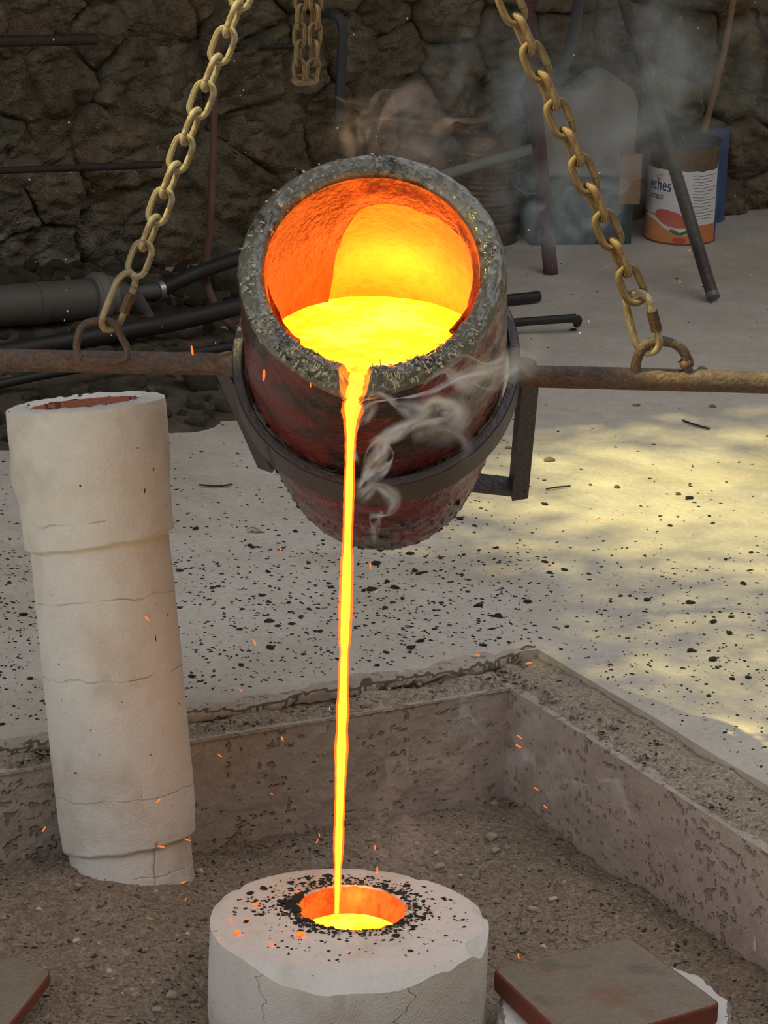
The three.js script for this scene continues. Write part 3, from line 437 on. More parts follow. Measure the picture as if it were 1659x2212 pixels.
// tall leaning tube
const tallBase = onY(287, 1888, -0.135), tilt = 10 * DEG;
const tallTop = (() => { const d = ray(185, 872), k = Math.tan(tilt), C = camera.position, t = (tallBase.z - C.z - (C.y - tallBase.y) * -k * -1) ; // z = zb - (y - yb) k
  const s = (tallBase.z + tallBase.y * k - C.z - C.y * k) / (d.z + d.y * k); return C.clone().addScaledVector(d, s); })();
const tall = thing('tube_mold', 'tall white plaster tube mold leaning in the pit, with step bands and thin cracks', 'casting mold');
{
  const up = tallTop.clone().sub(tallBase), len0 = up.length(); up.normalize();
  const base = tallBase.clone().addScaledVector(up, -0.06), len = len0 + 0.06, ex = V(1, 0, 0).addScaledVector(up, -up.x).normalize(), ez = ex.clone().cross(up);
  const tt = (px) => (1888 - px) / (1888 - 872) * len0 / len + 0.06 / len;            // pixel row -> t
  const prof = [[0, 0.0715], [tt(1830), 0.0725], [tt(1816), 0.0725], [tt(1814), 0.0788], [tt(1750), 0.081], [tt(1600), 0.0818], [tt(1400), 0.082], [tt(1250), 0.0815], [tt(1178), 0.0812], [tt(1162), 0.0812], [tt(1160), 0.0878], [tt(1060), 0.0885], [tt(990), 0.0925], [tt(900), 0.0935], [1, 0.0925]];
  // the step bands slope a little round the tube
  const rad = (t, a) => { const k = t - 0.008 * Math.sin(a); const fold = 0.004 * Math.exp(-(((t - tt(1010) - 0.03 * Math.sin(a * 2)) / 0.03) ** 2)) * sstep(-0.2, 0.8, -Math.sin(a)); return interp(prof, k) + 0.0022 * fbm(Math.sin(a) * 1.6, t * 5, Math.cos(a) * 1.6, 3) + 0.0008 * fbm(Math.sin(a) * 8, t * 40, Math.cos(a) * 8, 3) + fold; };
  const at = (a, r, t) => base.clone().addScaledVector(up, t * len).addScaledVector(ex, Math.sin(a) * r).addScaledVector(ez, Math.cos(a) * r);
  const g = crackedTube({ len, r0: 0.082, rings: 260, seg: 140, cracks: [[tt(1275), 0.02], [tt(1440), 0.022], [tt(1700), 0.009], [tt(1110), 0.016, (a) => Math.sin(a) < 0.2 ? 1 : 0], [tt(1872), 0.01, (a) => Math.sin(a) > 0.1 ? 1 : 0]], vcracks: [[0.45, 0.25, (t) => (t < tt(1800) ? 1 : 0)]], radius: rad, at });
  { const uv = g.attributes.uv; for (let i = 0; i < uv.count; i++) uv.setXY(i, uv.getX(i) * 0.08, uv.getY(i) * len); }
  part(tall, 'wall', g, M.plaster);
  const rg = surf(ang(140), lin(0, 1, 12), (a, v) => { const r = mix(rad(1, a) - 0.0, 0.0645 + 0.003 * fbm(Math.sin(a) * 3, 1, Math.cos(a) * 3, 3), v), e = Math.sin(v * Math.PI) * 0.004 + 0.004 * fbm(Math.sin(a) * 7, v * 2, Math.cos(a) * 7, 4) * (v > 0.04 ? 1 : 0) - 0.006 * (v < 0.25 ? (0.25 - v) * 4 : 0) * 0; return at(a, r, 1 + e / len); }, true);
  uvMetres(rg, 1); part(tall, 'chipped_rim', rg, M.plaster, 'chipped white rim');
  const ig = surf(ang(90), lin(0, 1, 14), (a, v) => at(a, 0.0645 + 0.003 * fbm(Math.sin(a) * 3, 1, Math.cos(a) * 3, 3) + 0.002 * fbm(Math.sin(a) * 6, v * 5, Math.cos(a) * 6, 3) - v * 0.012, 1 - v * 0.16 / len), true);
  uvMetres(ig, 1); part(tall, 'core', ig, mat({ tex: T.plaster, bump: 0.002, color: srgb(226, 150, 128), roughness: 0.9 }), 'pink fired inside');
  const bg = surf(ang(40), [0.001, 1], (a, v) => at(a, 0.0555 * v, 1 - 0.158 / len), true); uvMetres(bg, 1); part(tall, 'core_floor', bg, M.plaster);

}
// wide mold being filled
const YM = -0.044, wideC = onY(755, 1992, YM), holeC = onY(761, 1960, YM), WR = 0.1525, HR = 0.059;
const wide = thing('round_mold', 'wide round white plaster mold sunk in the sand, receiving the molten metal', 'casting mold');
const wideTop = (x, z) => YM + 0.0022 * fbm(x * 9, z * 9, 0, 4) - 0.0;
{
  const chip = (a) => 0.009 * Math.max(0, fbm(Math.sin(a) * 3.4 + 2, Math.cos(a) * 3.4, 5, 3)) * 2 + 0.013 * sstep(0.7, 0.96, Math.cos(a + 0.05)) + 0.0015 + 0.008 * sstep(0.25, 0, Math.abs(Math.atan2(Math.sin(a - 1.25), Math.cos(a - 1.25))));
  const rTop = (a) => WR - 0.004 - chip(a) * 1.0 - 0.003 * Math.abs(fbm(Math.sin(a) * 9, Math.cos(a) * 9, 1, 3)), at = (a, r, t) => wideC.clone().add(V(Math.sin(a) * r, 0, Math.cos(a) * r)).setY(YM - 0.22 + t * 0.22);
  const side = crackedTube({ len: 0.22, r0: WR, rings: 70, seg: 220, cracks: [], vcracks: [[-0.62, 0.3], [0.42, 0.32]], radius: (t, a) => WR + 0.001 * fbm(Math.sin(a) * 3, t * 3, Math.cos(a) * 3, 3), at: (a, r, t) => { const c = chip(a), y = YM - 0.22 + t * (0.22 - c); return wideC.clone().add(V(Math.sin(a) * r, 0, Math.cos(a) * r)).setY(y); } });
  { const uv = side.attributes.uv; for (let i = 0; i < uv.count; i++) uv.setXY(i, uv.getX(i) * 0.15, uv.getY(i) * 0.22); }
  part(wide, 'wall', side, M.plaster);
  const ch = surf(ang(220), lin(0, 1, 9), (a, v) => { const c = chip(a), r = mix(WR + 0.001 * fbm(Math.sin(a) * 3, 3, Math.cos(a) * 3, 3), rTop(a), v) + 0.0008 * fbm(Math.sin(a) * 16, v * 3, Math.cos(a) * 16, 3) * Math.sin(v * Math.PI); return wideC.clone().add(V(Math.sin(a) * r, 0, Math.cos(a) * r)).setY(v === 1 ? wideTop(wideC.x + Math.sin(a) * r, wideC.z + Math.cos(a) * r) : YM - c * (1 - v) * (1 + 0.5 * v * fbm(Math.sin(a) * 12, v * 4, Math.cos(a) * 12, 3))); }, true);
  uvMetres(ch, 1); part(wide, 'chipped_edge', ch, M.plaster, 'chipped broken edge');
  const hr = (a) => HR + 0.0022 * fbm(Math.sin(a) * 6, 2, Math.cos(a) * 6, 4) * 2;
  const tp = surf(ang(220), lin(0, 1, 40), (a, v) => { const p = wideC.clone().add(V(Math.sin(a), 0, Math.cos(a)).multiplyScalar(rTop(a))), q = holeC.clone().add(V(Math.sin(a), 0, Math.cos(a)).multiplyScalar(hr(a))), m = p.lerp(q, v); m.y = wideTop(m.x, m.z) - (v > 0.97 ? 0.002 : 0); return m; }, true);
  uvMetres(tp, 1); part(wide, 'top', tp, M.plaster);
  const hl = surf(ang(140), lin(0, 1, 10), (a, v) => holeC.clone().add(V(Math.sin(a), 0, Math.cos(a)).multiplyScalar(mix(hr(a), 0.0505, v) + 0.0014 * fbm(Math.sin(a) * 9, v * 3, Math.cos(a) * 9, 3))).setY(mix(YM - 0.001, YM - 0.05, v)), true);
  { const uv = hl.attributes.uv; for (let i = 0; i < uv.count; i++) uv.setXY(i, uv.getX(i) / 2, uv.getY(i) * 0.4); }
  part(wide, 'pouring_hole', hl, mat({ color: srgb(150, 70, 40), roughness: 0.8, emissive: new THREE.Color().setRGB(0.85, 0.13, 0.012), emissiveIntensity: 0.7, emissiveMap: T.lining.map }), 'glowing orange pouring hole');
  const poolC = holeC.clone().setY(YM - 0.031), pg = surf(ang(90), lin(0.001, 1, 12), (a, v) => poolC.clone().add(V(Math.sin(a) * 0.0545 * v, 0.0012 * fbm(Math.sin(a) * v * 5, Math.cos(a) * v * 5, 8, 3), Math.cos(a) * 0.0545 * v)), true);
  uvMetres(pg, 0.25); single('cast_metal_pool', pg, mPool, 'round yellow pool of molten metal inside the wide mold hole', 'molten metal');
}

// clay tiles and plaster disc
function tile(label, corners, top, thick, bevel, seed) {
  const c = corners.map(([x, y]) => onY(x, y, top)), mid = c.reduce((a, p) => a.add(p), V(0, 0, 0)).multiplyScalar(1 / c.length);
  const s = new THREE.Shape(), rr = 0.012, P = c.map((p) => V(p.x - mid.x, -(p.z - mid.z), 0));
  P.forEach((p, i) => { const a = P[(i + P.length - 1) % P.length], b = P[(i + 1) % P.length], da = a.clone().sub(p).setLength(rr), db = b.clone().sub(p).setLength(rr), s0 = p.clone().add(da), s1 = p.clone().add(db); i ? s.lineTo(s0.x, s0.y) : s.moveTo(s0.x, s0.y); s.quadraticCurveTo(p.x, p.y, s1.x, s1.y); }); s.closePath();
  const g = new THREE.ExtrudeGeometry(s, { depth: thick - 2 * bevel, bevelThickness: bevel, bevelSize: bevel, bevelOffset: -bevel, bevelSegments: 2, curveSegments: 6 }); g.rotateX(-Math.PI / 2); g.translate(mid.x, top - thick + bevel, mid.z); uvMetres(g, 1);
  const o = thing('clay_tile', label, 'tile'); part(o, 'slab', g, [M.clay, M.clayRed]); return o;
}
tile('square fired clay tile lying on a white plaster disc', [[1362, 2022], [1062, 2092], [1240, 2262], [1560, 2168]], -0.1, 0.024, 0.003, 1);
tile('brown clay tile half buried in the sand near the leaning tube mold', [[-20, 2046], [114, 2098], [-70, 2330], [-200, 2250]], -0.108, 0.014, 0.002, 2);
{
  const c = onY(1330, 2172, -0.126), o = thing('plaster_disc', 'flat white plaster disc with a crumbly edge under the clay tile', 'plaster disc');
  const rr = (a) => 0.128 * (1 + 0.1 * fbm(Math.sin(a) * 2.2, Math.cos(a) * 2.2, 3, 4) * 2) , g = surf(ang(160), [0.001, 0.5, 0.9, 0.97, 1, 1.01, 1.0], (a, t, i, j) => c.clone().add(V(Math.sin(a), 0, Math.cos(a)).multiplyScalar(rr(a) * t)).setY(-0.126 + (j < 3 ? 0.001 * fbm(Math.sin(a) * t * 8, Math.cos(a) * t * 8, 0, 3) : j === 3 ? -0.001 : j === 4 ? -0.006 : j === 5 ? -0.02 : -0.07)), true);
  uvMetres(g, 1); part(o, 'body', rough(g, 0.002, 50), M.plaster);
}
// plaster drips on the pit wall
for (const [x, y0, y1, r] of [[1626, 1945, 2008, 0.0075], [1652, 1955, 2060, 0.011]]) {
  const n = d1.clone().negate(), a = onPlane(x, y0, innerCorner, n).addScaledVector(n, 0.002), b = onPlane(x - 2, y1, innerCorner, n).addScaledVector(n, 0.004);
  single('plaster_drip', rough(tube([a, a.clone().lerp(b, 0.5), b], (t) => r * (0.75 + 0.35 * t) * (t > 0.93 ? 0.6 : 1), 20, 10), 0.0015, 60, x), M.plaster, y1 < 2020 ? 'short pale drip of plaster stuck to the pit side wall' : 'long pale drip of plaster stuck to the pit side wall', 'plaster drip');
}

// ---------------------------------------------------------------- things along the back wall
const wallS = (p) => p.clone().sub(wallAt).dot(d1), wallW = (p) => p.clone().sub(wallAt).dot(wallN);
const heapEdge = [[-60, 992], [100, 978], [300, 950], [430, 942], [530, 915], [620, 760], [680, 640]].map(([x, y]) => { const p = onY(x, y); return [wallS(p), wallW(p)]; }).sort((a, b) => a[0] - b[0]);
const heapY = (s, w) => { const W = interp(heapEdge, s), t = clamp(w / W); return (0.035 * Math.pow(1 - t, 1.1) + 0.014 * (1 - t ** 4)) * sstep(heapEdge[heapEdge.length - 1][0] + 0.02, heapEdge[heapEdge.length - 1][0] - 0.5, s) + (0.02 * fbm(s * 9, w * 9, 0, 4) + 0.012 * fbm(s * 34, w * 34, 0, 3)) * (1 - t ** 6) - 0.002; };
const heapP = (s, w, dy = 0) => wallAt.clone().addScaledVector(d1, s).addScaledVector(wallN, w).setY(heapY(s, w) + dy);
const mDirt = mat({ tex: T.stone, bump: 0.008, roughness: 1, color: srgb(190, 186, 178) }), mRub = [mat({ tex: T.stone, bump: 0.004, roughness: 1, color: srgb(246, 244, 240) }), mat({ tex: T.stone, bump: 0.004, roughness: 1, color: srgb(205, 203, 200) }), mat({ tex: T.plaster, bump: 0.004, roughness: 1, color: srgb(190, 180, 165) })];
{
  const s0 = heapEdge[0][0] - 0.15, s1 = heapEdge[heapEdge.length - 1][0];
  const g = surf(lin(s0, s1, 200), lin(0, 1, 110), (s, v) => heapP(s, 0.09 + v * (interp(heapEdge, s) - 0.09))); uvMetres(g, 1);
  const o = single('ground_dirt', g, mDirt, 'bank of dark dirt along the foot of the stone wall', 'dirt', null, 'structure'); o.userData.loose = false;
  const kinds = [1, 2, 3, 4, 5, 6, 7].map((k) => rock(k * 3.7, k % 3 ? 1 : 2, 1, 0.68, 0.85, 0.5)), rg = rngOf(404);
  const placed = [];
  for (const l of [[[-90, 668, 0.42], [340, 628, 0.42]], [[352, 624, 0.42], [610, 530, 0.38]], [[-70, 775, 0.58], [280, 714, 0.58], [660, 630, 0.5]], [[-40, 838, 0.74], [300, 778, 0.72], [540, 742, 0.68]], [[444, 600, 0.38], [518, 724, 0.49]], [[486, 596, 0.2], [486, 596, 0.2]]]) for (let k = 0; k < l.length - 1; k++) for (let t = 0; t <= 1; t += 0.05) { const a = onWall(...l[k]), b = onWall(...l[k + 1]); placed.push([a.lerp(b, t).setY(0), l.length === 2 ? (l[0][2] < 0.25 ? 0.07 : 0.035) : 0.016]); }
  for (let i = 0, tries = 0; i < 290 && tries < 6000; tries++) {
    const s = mix(s0, s1 - 0.05, rg()), W = interp(heapEdge, s), w = W * (0.12 + 0.84 * rg()), z = mix(0.009, 0.04, rg() ** 1.8), big = z > 0.022, pale = rg() < 0.1, at0 = heapP(s, w).setY(0); if (placed.some(([p, r]) => p.distanceTo(at0) < (r + z) * 0.92)) continue; placed.push([at0, z]); i++;
    const m = single('rubble_stone', kinds[i % 7], pale ? mRub[2] : mRub[i % 2], pale ? 'pale broken stone lying on the dark rubble heap' : big ? 'large dark grey broken stone on the rubble heap by the wall' : 'small dark grey broken stone on the rubble heap by the wall', 'stone', pale ? 'pale stones on the rubble heap' : big ? 'large dark stones on the rubble heap' : 'small dark stones on the rubble heap');
    m.userData.loose = false; m.position.copy(heapP(s, w, z * 0.25)); m.scale.setScalar(z); m.rotation.set(rg() * 0.8, rg() * 6, rg() * 0.8);
  }
  const c = single('concrete_chunk', rock(9.4, 3, 0.062, 0.075, 0.05, 0.25), mat({ tex: T.stone, bump: 0.004, roughness: 1, color: srgb(215, 222, 225) }), 'broken grey concrete block behind the hoses at the wall foot', 'concrete block');
  c.userData.loose = false; c.position.copy(onWall(486, 596, 0.2));
}
const mPipeGrey = mat({ color: srgb(96, 93, 86), roughness: 0.6 }), mHose = mat({ color: srgb(46, 44, 42), roughness: 0.55 }), mCopper = mat({ color: srgb(118, 84, 74), roughness: 0.6 }), mIron = mat({ tex: T.rust, bump: 0.0006, roughness: 0.7, color: srgb(140, 135, 132) });
const w_ = (list, off) => list.map(([x, y, o]) => onWall(x, y, o ?? off));
{
  const o = thing('drain_pipe', 'thick grey plastic pipe with collar and tap fittings on the rubble', 'pipe');
  part(o, 'pipe', bar(onWall(-90, 668, 0.42), onWall(206, 645, 0.42), 0.0345, 28), mPipeGrey);
  part(o, 'pipe_joint', bar(onWall(75, 655, 0.42), onWall(92, 654, 0.42), 0.0358, 28), mPipeGrey);
  part(o, 'collar', tube([onWall(196, 646, 0.42), onWall(206, 645, 0.42), onWall(228, 643, 0.42), onWall(240, 642, 0.42)], (t) => (t < 0.15 ? 0.041 : t < 0.6 ? 0.044 : 0.037), 24, 28), mat({ color: srgb(118, 114, 106), roughness: 0.6 }), 'pale grey collar');
  part(o, 'reducer', tube(w_([[240, 642], [262, 640], [300, 634], [340, 628]], 0.42), (t) => mix(0.03, 0.013, sstep(0, 0.6, t)), 20, 20), mPipeGrey);
  part(o, 'branch', tube(w_([[290, 640], [305, 660], [325, 690]], 0.45), (t) => mix(0.013, 0.009, t), 16, 14), mPipeGrey);
  part(o, 'spigot', bar(onWall(312, 678, 0.455), onWall(330, 700, 0.455), 0.0075), mCopper, 'copper coloured spigot');
  part(o, 'hose_clamp', bar(onWall(341, 627, 0.42), onWall(352, 625, 0.42), 0.0155, 18), mat({ color: srgb(190, 190, 188), roughness: 0.35, metalness: 0.7 }), 'bright metal clamp');
}
const pipeThing = (name, pts, r, m, label, cat, seg = 60) => single(name, tube(pts, r, seg, 14), m, label, cat);
pipeThing('hose', w_([[352, 624, 0.42], [420, 592, 0.42], [510, 560, 0.4], [610, 530, 0.38]]), 0.0125, mHose, 'black hose clamped to the grey pipe fittings', 'hose');
pipeThing('hose', w_([[-70, 775, 0.58], [120, 742, 0.58], [280, 714, 0.58], [400, 690, 0.56], [530, 658, 0.54], [660, 630, 0.5]]), 0.0155, mHose, 'thick black hose crossing the rubble under the grey pipe', 'hose');
pipeThing('hose', w_([[-40, 838, 0.74], [120, 805, 0.74], [300, 778, 0.72], [430, 760, 0.7], [540, 742, 0.68]]), 0.0075, mHose, 'thin black hose low on the rubble behind the bar handle', 'hose');
pipeThing('hose', w_([[470, 60, 0.07], [464, 180, 0.07], [461, 320, 0.08], [457, 440, 0.1], [446, 560, 0.28], [444, 600, 0.38], [456, 640, 0.42], [486, 690, 0.47], [518, 724, 0.49]]), 0.0068, mCopper, 'brown rubber tube hanging down the stone wall', 'hose', 90);
pipeThing('iron_pipe', w_([[-120, 92, 0.35], [208, 85, 0.35]]), 0.0098, mIron, 'short dark iron pipe end jutting high across the wall', 'pipe');
pipeThing('iron_rod', w_([[-120, 372, 0.35], [120, 364, 0.35], [347, 356, 0.35]]), 0.0062, mIron, 'straight thin iron rod crossing in front of the wall stones', 'rod');
{ const a = onWall(-100, 700, 0.37); single('steel_post', bar(V(a.x, -0.02, a.z), V(a.x, 1.0, a.z), 0.02), mIron, 'steel post carrying the iron pipe and rod by the wall', 'post'); }
pipeThing('iron_rod', w_([[495, 105, 0.05], [634, 99, 0.05]]), 0.005, mHose, 'thin black rod behind the small looped chain', 'rod');
pipeThing('downpipe', w_([[690, 28, 0.02], [722, 30, 0.07], [737, 45, 0.085], [737, 150, 0.085], [731, 262, 0.085]]), 0.0095, mat({ color: srgb(66, 72, 74), roughness: 0.5 }), 'dark water pipe with an elbow running down the wall', 'pipe');

// right-hand clutter
{
  const b = onY(1190, 592), t = onWall(1128, -80, 0.14), g = bar(b, t, 0.0135, 16);
  single('steel_pole', rough(g, 0.001, 30), mat({ tex: T.rust, bump: 0.001, roughness: 0.8, color: srgb(190, 130, 132) }), 'reddish brown steel pole leaning on the wall behind the right chain', 'pole');
}
function tin(o, c, r, h, m, ribs, top) {
  const p = []; for (let i = 0; i <= 90; i++) { const t = i / 90, k = ribs && t > 0.16 && t < 0.84 ? Math.sin((t - 0.16) / 0.68 * Math.PI * 2 * ribs) * 0.0012 : 0; p.push(new THREE.Vector2(r + k + (t < 0.02 || t > 0.98 ? 0.0018 : 0), t * h)); }
  const g = new THREE.LatheGeometry(p, 64); g.translate(c.x, c.y, c.z); uvMetres(g, 1); part(o, 'can_body', g, m);
  const i2 = [new THREE.Vector2(0.0005, 0.004), new THREE.Vector2(r - 0.002, 0.004), new THREE.Vector2(r - 0.002, h - 0.001), new THREE.Vector2(r + 0.0018, h)], gi = new THREE.LatheGeometry(i2, 64); gi.translate(c.x, c.y, c.z); part(o, 'can_inside', gi, top);
}
const mTin = mat({ tex: T.rust, bump: 0.0005, roughness: 0.4, metalness: 0.6, color: srgb(255, 245, 200) }), mInside = mat({ tex: T.rust, bump: 0.0004, roughness: 0.5, metalness: 0.3, color: srgb(225, 205, 175) }), mSooty = mat({ color: srgb(44, 42, 44), roughness: 0.8 });
{
  const c = onY(1040, 516), s = FOCAL / c.distanceTo(camera.position), h = (520 - 283) / s / Math.cos(13 * DEG);
  const o = thing('tin_can', 'ribbed empty tin can with a dark open top beside the reddish pole', 'can'); tin(o, c, 75 / s, h, mTin, 14, mInside);
  const a = onZ(1150, 321, c.z + 0.1), d = onZ(640, 470, c.z + 0.1); single('steel_bar', bar(a, d, 0.0095), mat({ color: srgb(128, 128, 126), roughness: 0.7 }), 'grey round bar slanting across the ribbed tin can', 'bar');
}
{
  const c = onY(1467, 513), s = FOCAL / c.distanceTo(camera.position), h = (513 - 300) / s / Math.cos(13 * DEG), r = 75 / s;
  const o = thing('tin_can', 'tall peach tin with a torn printed paper label', 'can'); tin(o, c, r, h, mat({ tex: T.rust, bump: 0.0004, roughness: 0.5, metalness: 0.3, color: srgb(255, 215, 150) }), 0, mInside);
  const rimg = new THREE.TorusGeometry(r + 0.001, 0.004, 8, 64); rimg.rotateX(Math.PI / 2); rimg.translate(c.x, c.y + h - 0.004, c.z); part(o, 'sooty_rim', rimg, mSooty, 'black sooty rim');
  const W = 512, H = 400, cv = document.createElement('canvas'); cv.width = W; cv.height = H; const x = cv.getContext('2d');
  x.fillStyle = '#e9e6ea'; x.fillRect(0, 0, W, H);
  x.fillStyle = '#23365c'; x.save(); x.scale(0.5, 1); x.font = 'bold 82px sans-serif'; x.fillText('eches', 176, 118); x.restore(); x.fillStyle = '#c05a46'; x.save(); x.scale(0.6, 1); x.font = 'italic 44px sans-serif'; x.fillText('ald', 200, 56); x.restore();
  x.fillStyle = '#3c5560'; x.save(); x.scale(0.5, 1); x.font = 'bold 44px sans-serif'; x.fillText('rceaux', 190, 166); x.restore();
  x.fillStyle = '#7c7c88'; for (let i = 0; i < 15; i++) x.fillRect(286 + (i % 3) * 5, 24 + i * 17, 130 - (i % 4) * 18, 4);
  x.fillStyle = '#e08a3c'; x.fillRect(0, 250, 290, 150); x.fillStyle = '#d9824a'; x.fillRect(286, 300, 150, 100);
  x.fillStyle = '#e9e6ea'; x.beginPath(); x.moveTo(60, 268); x.lineTo(260, 360); x.lineTo(300, 330); x.lineTo(90, 250); x.fill();
  x.fillStyle = '#d8624a'; x.beginPath(); x.ellipse(205, 268, 78, 42, 0.4, 0, 7); x.fill(); x.fillStyle = '#e8954a'; x.beginPath(); x.ellipse(110, 330, 64, 48, 0.3, 0, 7); x.fill();
  x.fillStyle = '#3f6e3c'; x.beginPath(); x.ellipse(225, 340, 26, 10, 0.5, 0, 7); x.fill(); x.beginPath(); x.ellipse(262, 342, 24, 9, -0.5, 0, 7); x.fill(); x.fillStyle = '#c94a44'; x.beginPath(); x.ellipse(245, 385, 30, 16, 0, 0, 7); x.fill();
  x.fillStyle = '#2e4f8c'; x.fillRect(430, 0, 82, 400); x.fillStyle = '#cfd6e6'; for (let i = 0; i < 9; i++) x.fillRect(462, 110 + i * 24, 12, 14);
  const tx = new THREE.CanvasTexture(cv); tx.colorSpace = THREE.SRGBColorSpace;
  const a0 = -1.75, a1 = 1.75, g = surf(lin(0, 1, 70), lin(0, 1, 8), (u, v) => { const a = mix(a0, a1, u), top = 0.735 + 0.012 * noise(u * 30, 2) + (u > 0.83 && u < 0.93 ? 0.12 : 0); return V(c.x + Math.sin(a) * (r + 0.0012), c.y + h * mix(0.02, top, v), c.z + Math.cos(a) * (r + 0.0012)); });
  part(o, 'paper_label', g, mat({ map: tx, roughness: 0.8 }), 'torn white paper label with peaches and lettering');
  const c2 = onY(1496, 492), s2 = FOCAL / c2.distanceTo(camera.position), o2 = thing('tin_can', 'blue tin can standing behind the peach tin', 'can'); c2.add(V(0.012, 0, -0.09)); tin(o2, c2, 62 / s2, h * 0.97, mat({ color: srgb(48, 78, 130), roughness: 0.6 }), 0, mInside);
}
{
  const f = onY(1256, 530), ry = Math.atan2(-d1.z, d1.x) * 0.4, place = (g, x, y, z) => { g.translate(x, y, z); g.rotateY(ry); g.translate(f.x, 0, f.z); return uvMetres(g, 1); };
  const o = thing('plastic_crate', 'dark teal plastic crate on the floor behind the smoke', 'crate'), mt = mat({ color: srgb(58, 78, 80), roughness: 0.7 });
  part(o, 'body', place(boxAt(0.195, 0.112, 0.14), 0, 0.056, -0.075), mt); part(o, 'rim', place(boxAt(0.204, 0.014, 0.152), 0, 0.112, -0.075), mt);
  for (let i = -3; i <= 3; i++) part(o, 'rib', place(boxAt(0.006, 0.09, 0.006), i * 0.028, 0.052, -0.003), mt);
  const sh = new THREE.Shape(); sh.moveTo(-0.085, 0); sh.lineTo(0.085, 0); sh.lineTo(0.087, 0.13); sh.quadraticCurveTo(0.084, 0.152, 0.06, 0.166); sh.quadraticCurveTo(0.036, 0.184, 0.012, 0.168); sh.quadraticCurveTo(0, 0.152, -0.03, 0.15); sh.lineTo(-0.07, 0.149); sh.quadraticCurveTo(-0.086, 0.147, -0.086, 0.13); sh.closePath();
  const g = new THREE.ExtrudeGeometry(sh, { depth: 0.085, bevelThickness: 0.01, bevelSize: 0.008, bevelSegments: 3, curveSegments: 10 });
  const can = thing('jerrycan', 'dusty grey canister with a humped top standing on the teal crate', 'canister'); part(can, 'body', rough(place(g, 0.012, 0.1285, -0.13), 0.001, 20), mat({ tex: T.concrete, roughness: 0.95, color: srgb(172, 168, 162) }));
  const cp = new THREE.CylinderGeometry(0.026, 0.028, 0.012, 24); part(can, 'cap', place(cp, -0.035, 0.281, -0.09), mat({ color: srgb(128, 132, 134), roughness: 0.5 })); part(can, 'spout', place((() => { const q = new THREE.CylinderGeometry(0.006, 0.008, 0.04, 12); q.rotateZ(0.9); return q; })(), 0.006, 0.279, -0.085), mat({ color: srgb(128, 132, 134), roughness: 0.5 }));
  const top = onWall(1258, -60, 0.16), low = V(-0.035, 0.288, -0.09).applyAxisAngle(V(0, 1, 0), ry).add(V(f.x, 0, f.z));
  single('conduit', tube([top, top.clone().lerp(low, 0.5).add(V(0.006, 0, 0)), low], (t) => 0.0095 + 0.0016 * Math.sin(t * Math.PI * 2 * 62), 500, 12), mat({ color: srgb(98, 100, 100), roughness: 0.5, metalness: 0.3 }), 'ribbed flexible conduit rising from the canister cap', 'conduit');
  single('wooden_slat', place(boxAt(0.04, 0.095, 0.008), 0.085, 0.128, 0.008), mat({ tex: T.clay, roughness: 0.9, color: srgb(255, 225, 190) }), 'short brown wooden slat leaning on the crate front', 'slat');
}
{
  const a = onY(1540, 640, 0.011), b = onWall(1326, -70, 0.12), g = bar(a, b, 0.0115, 18), o = thing('steel_pipe', 'galvanised steel pipe leaning from the floor past the peach tin', 'pipe'); part(o, 'tube', rough(g, 0.0005, 30), mat({ tex: T.rust, bump: 0.0005, roughness: 0.5, metalness: 0.4, color: srgb(205, 220, 226) }));
  const d = a.clone().sub(b).normalize(); part(o, 'end_lip', bar(a.clone().addScaledVector(d, -0.006), a.clone().addScaledVector(d, 0.003), 0.0125, 18), mat({ color: srgb(120, 126, 128), roughness: 0.5, metalness: 0.4 }));
  const mw = mat({ tex: T.clay, roughness: 0.9, color: srgb(230, 215, 190) });
  pipeThing('stick', w_([[1594, -60, 0.1], [1560, 130, 0.12], [1524, 272, 0.13], [1505, 350, 0.13]]), 0.0062, mw, 'thin pale wooden stick leaning behind the tins', 'stick');
  const k = thing('ring_bolt', 'steel bar with a ring end hanging at the wall above the stick', 'bar'); part(k, 'bar', tube(w_([[1632, 42, 0.05], [1660, 82, 0.05], [1720, 170, 0.05]]), 0.0075, 20, 10), mIron); const tg = new THREE.TorusGeometry(0.012, 0.004, 8, 24), p = onWall(1625, 32, 0.05); tg.translate(p.x, p.y, p.z); part(k, 'ring', tg, mIron);
  pipeThing('iron_rod', w_([[1538, 374, 0.08], [1600, 368, 0.08], [1720, 360, 0.08]]), 0.004, mIron, 'thin rod along the wall beside the blue tin', 'rod');
  const f = (x, y, h) => onY(x, y, h);
  single('iron_bar', bar(f(900, 668, 0.012), f(1164, 640, 0.012), 0.0095), mHose, 'short black bar lying flat on the floor behind the crucible', 'bar');
  const r2 = thing('iron_bar', 'bent black bar raised off the floor behind the crucible', 'bar'); part(r2, 'shaft', tube([f(880, 722, 0.008), f(1100, 698, 0.02), f(1244, 687, 0.026)], 0.0075, 30, 12), mHose); part(r2, 'hook', tube([f(1244, 687, 0.026), f(1248, 690, 0.024), f(1246, 699, 0.012)], 0.0075, 10, 10), mHose);
}

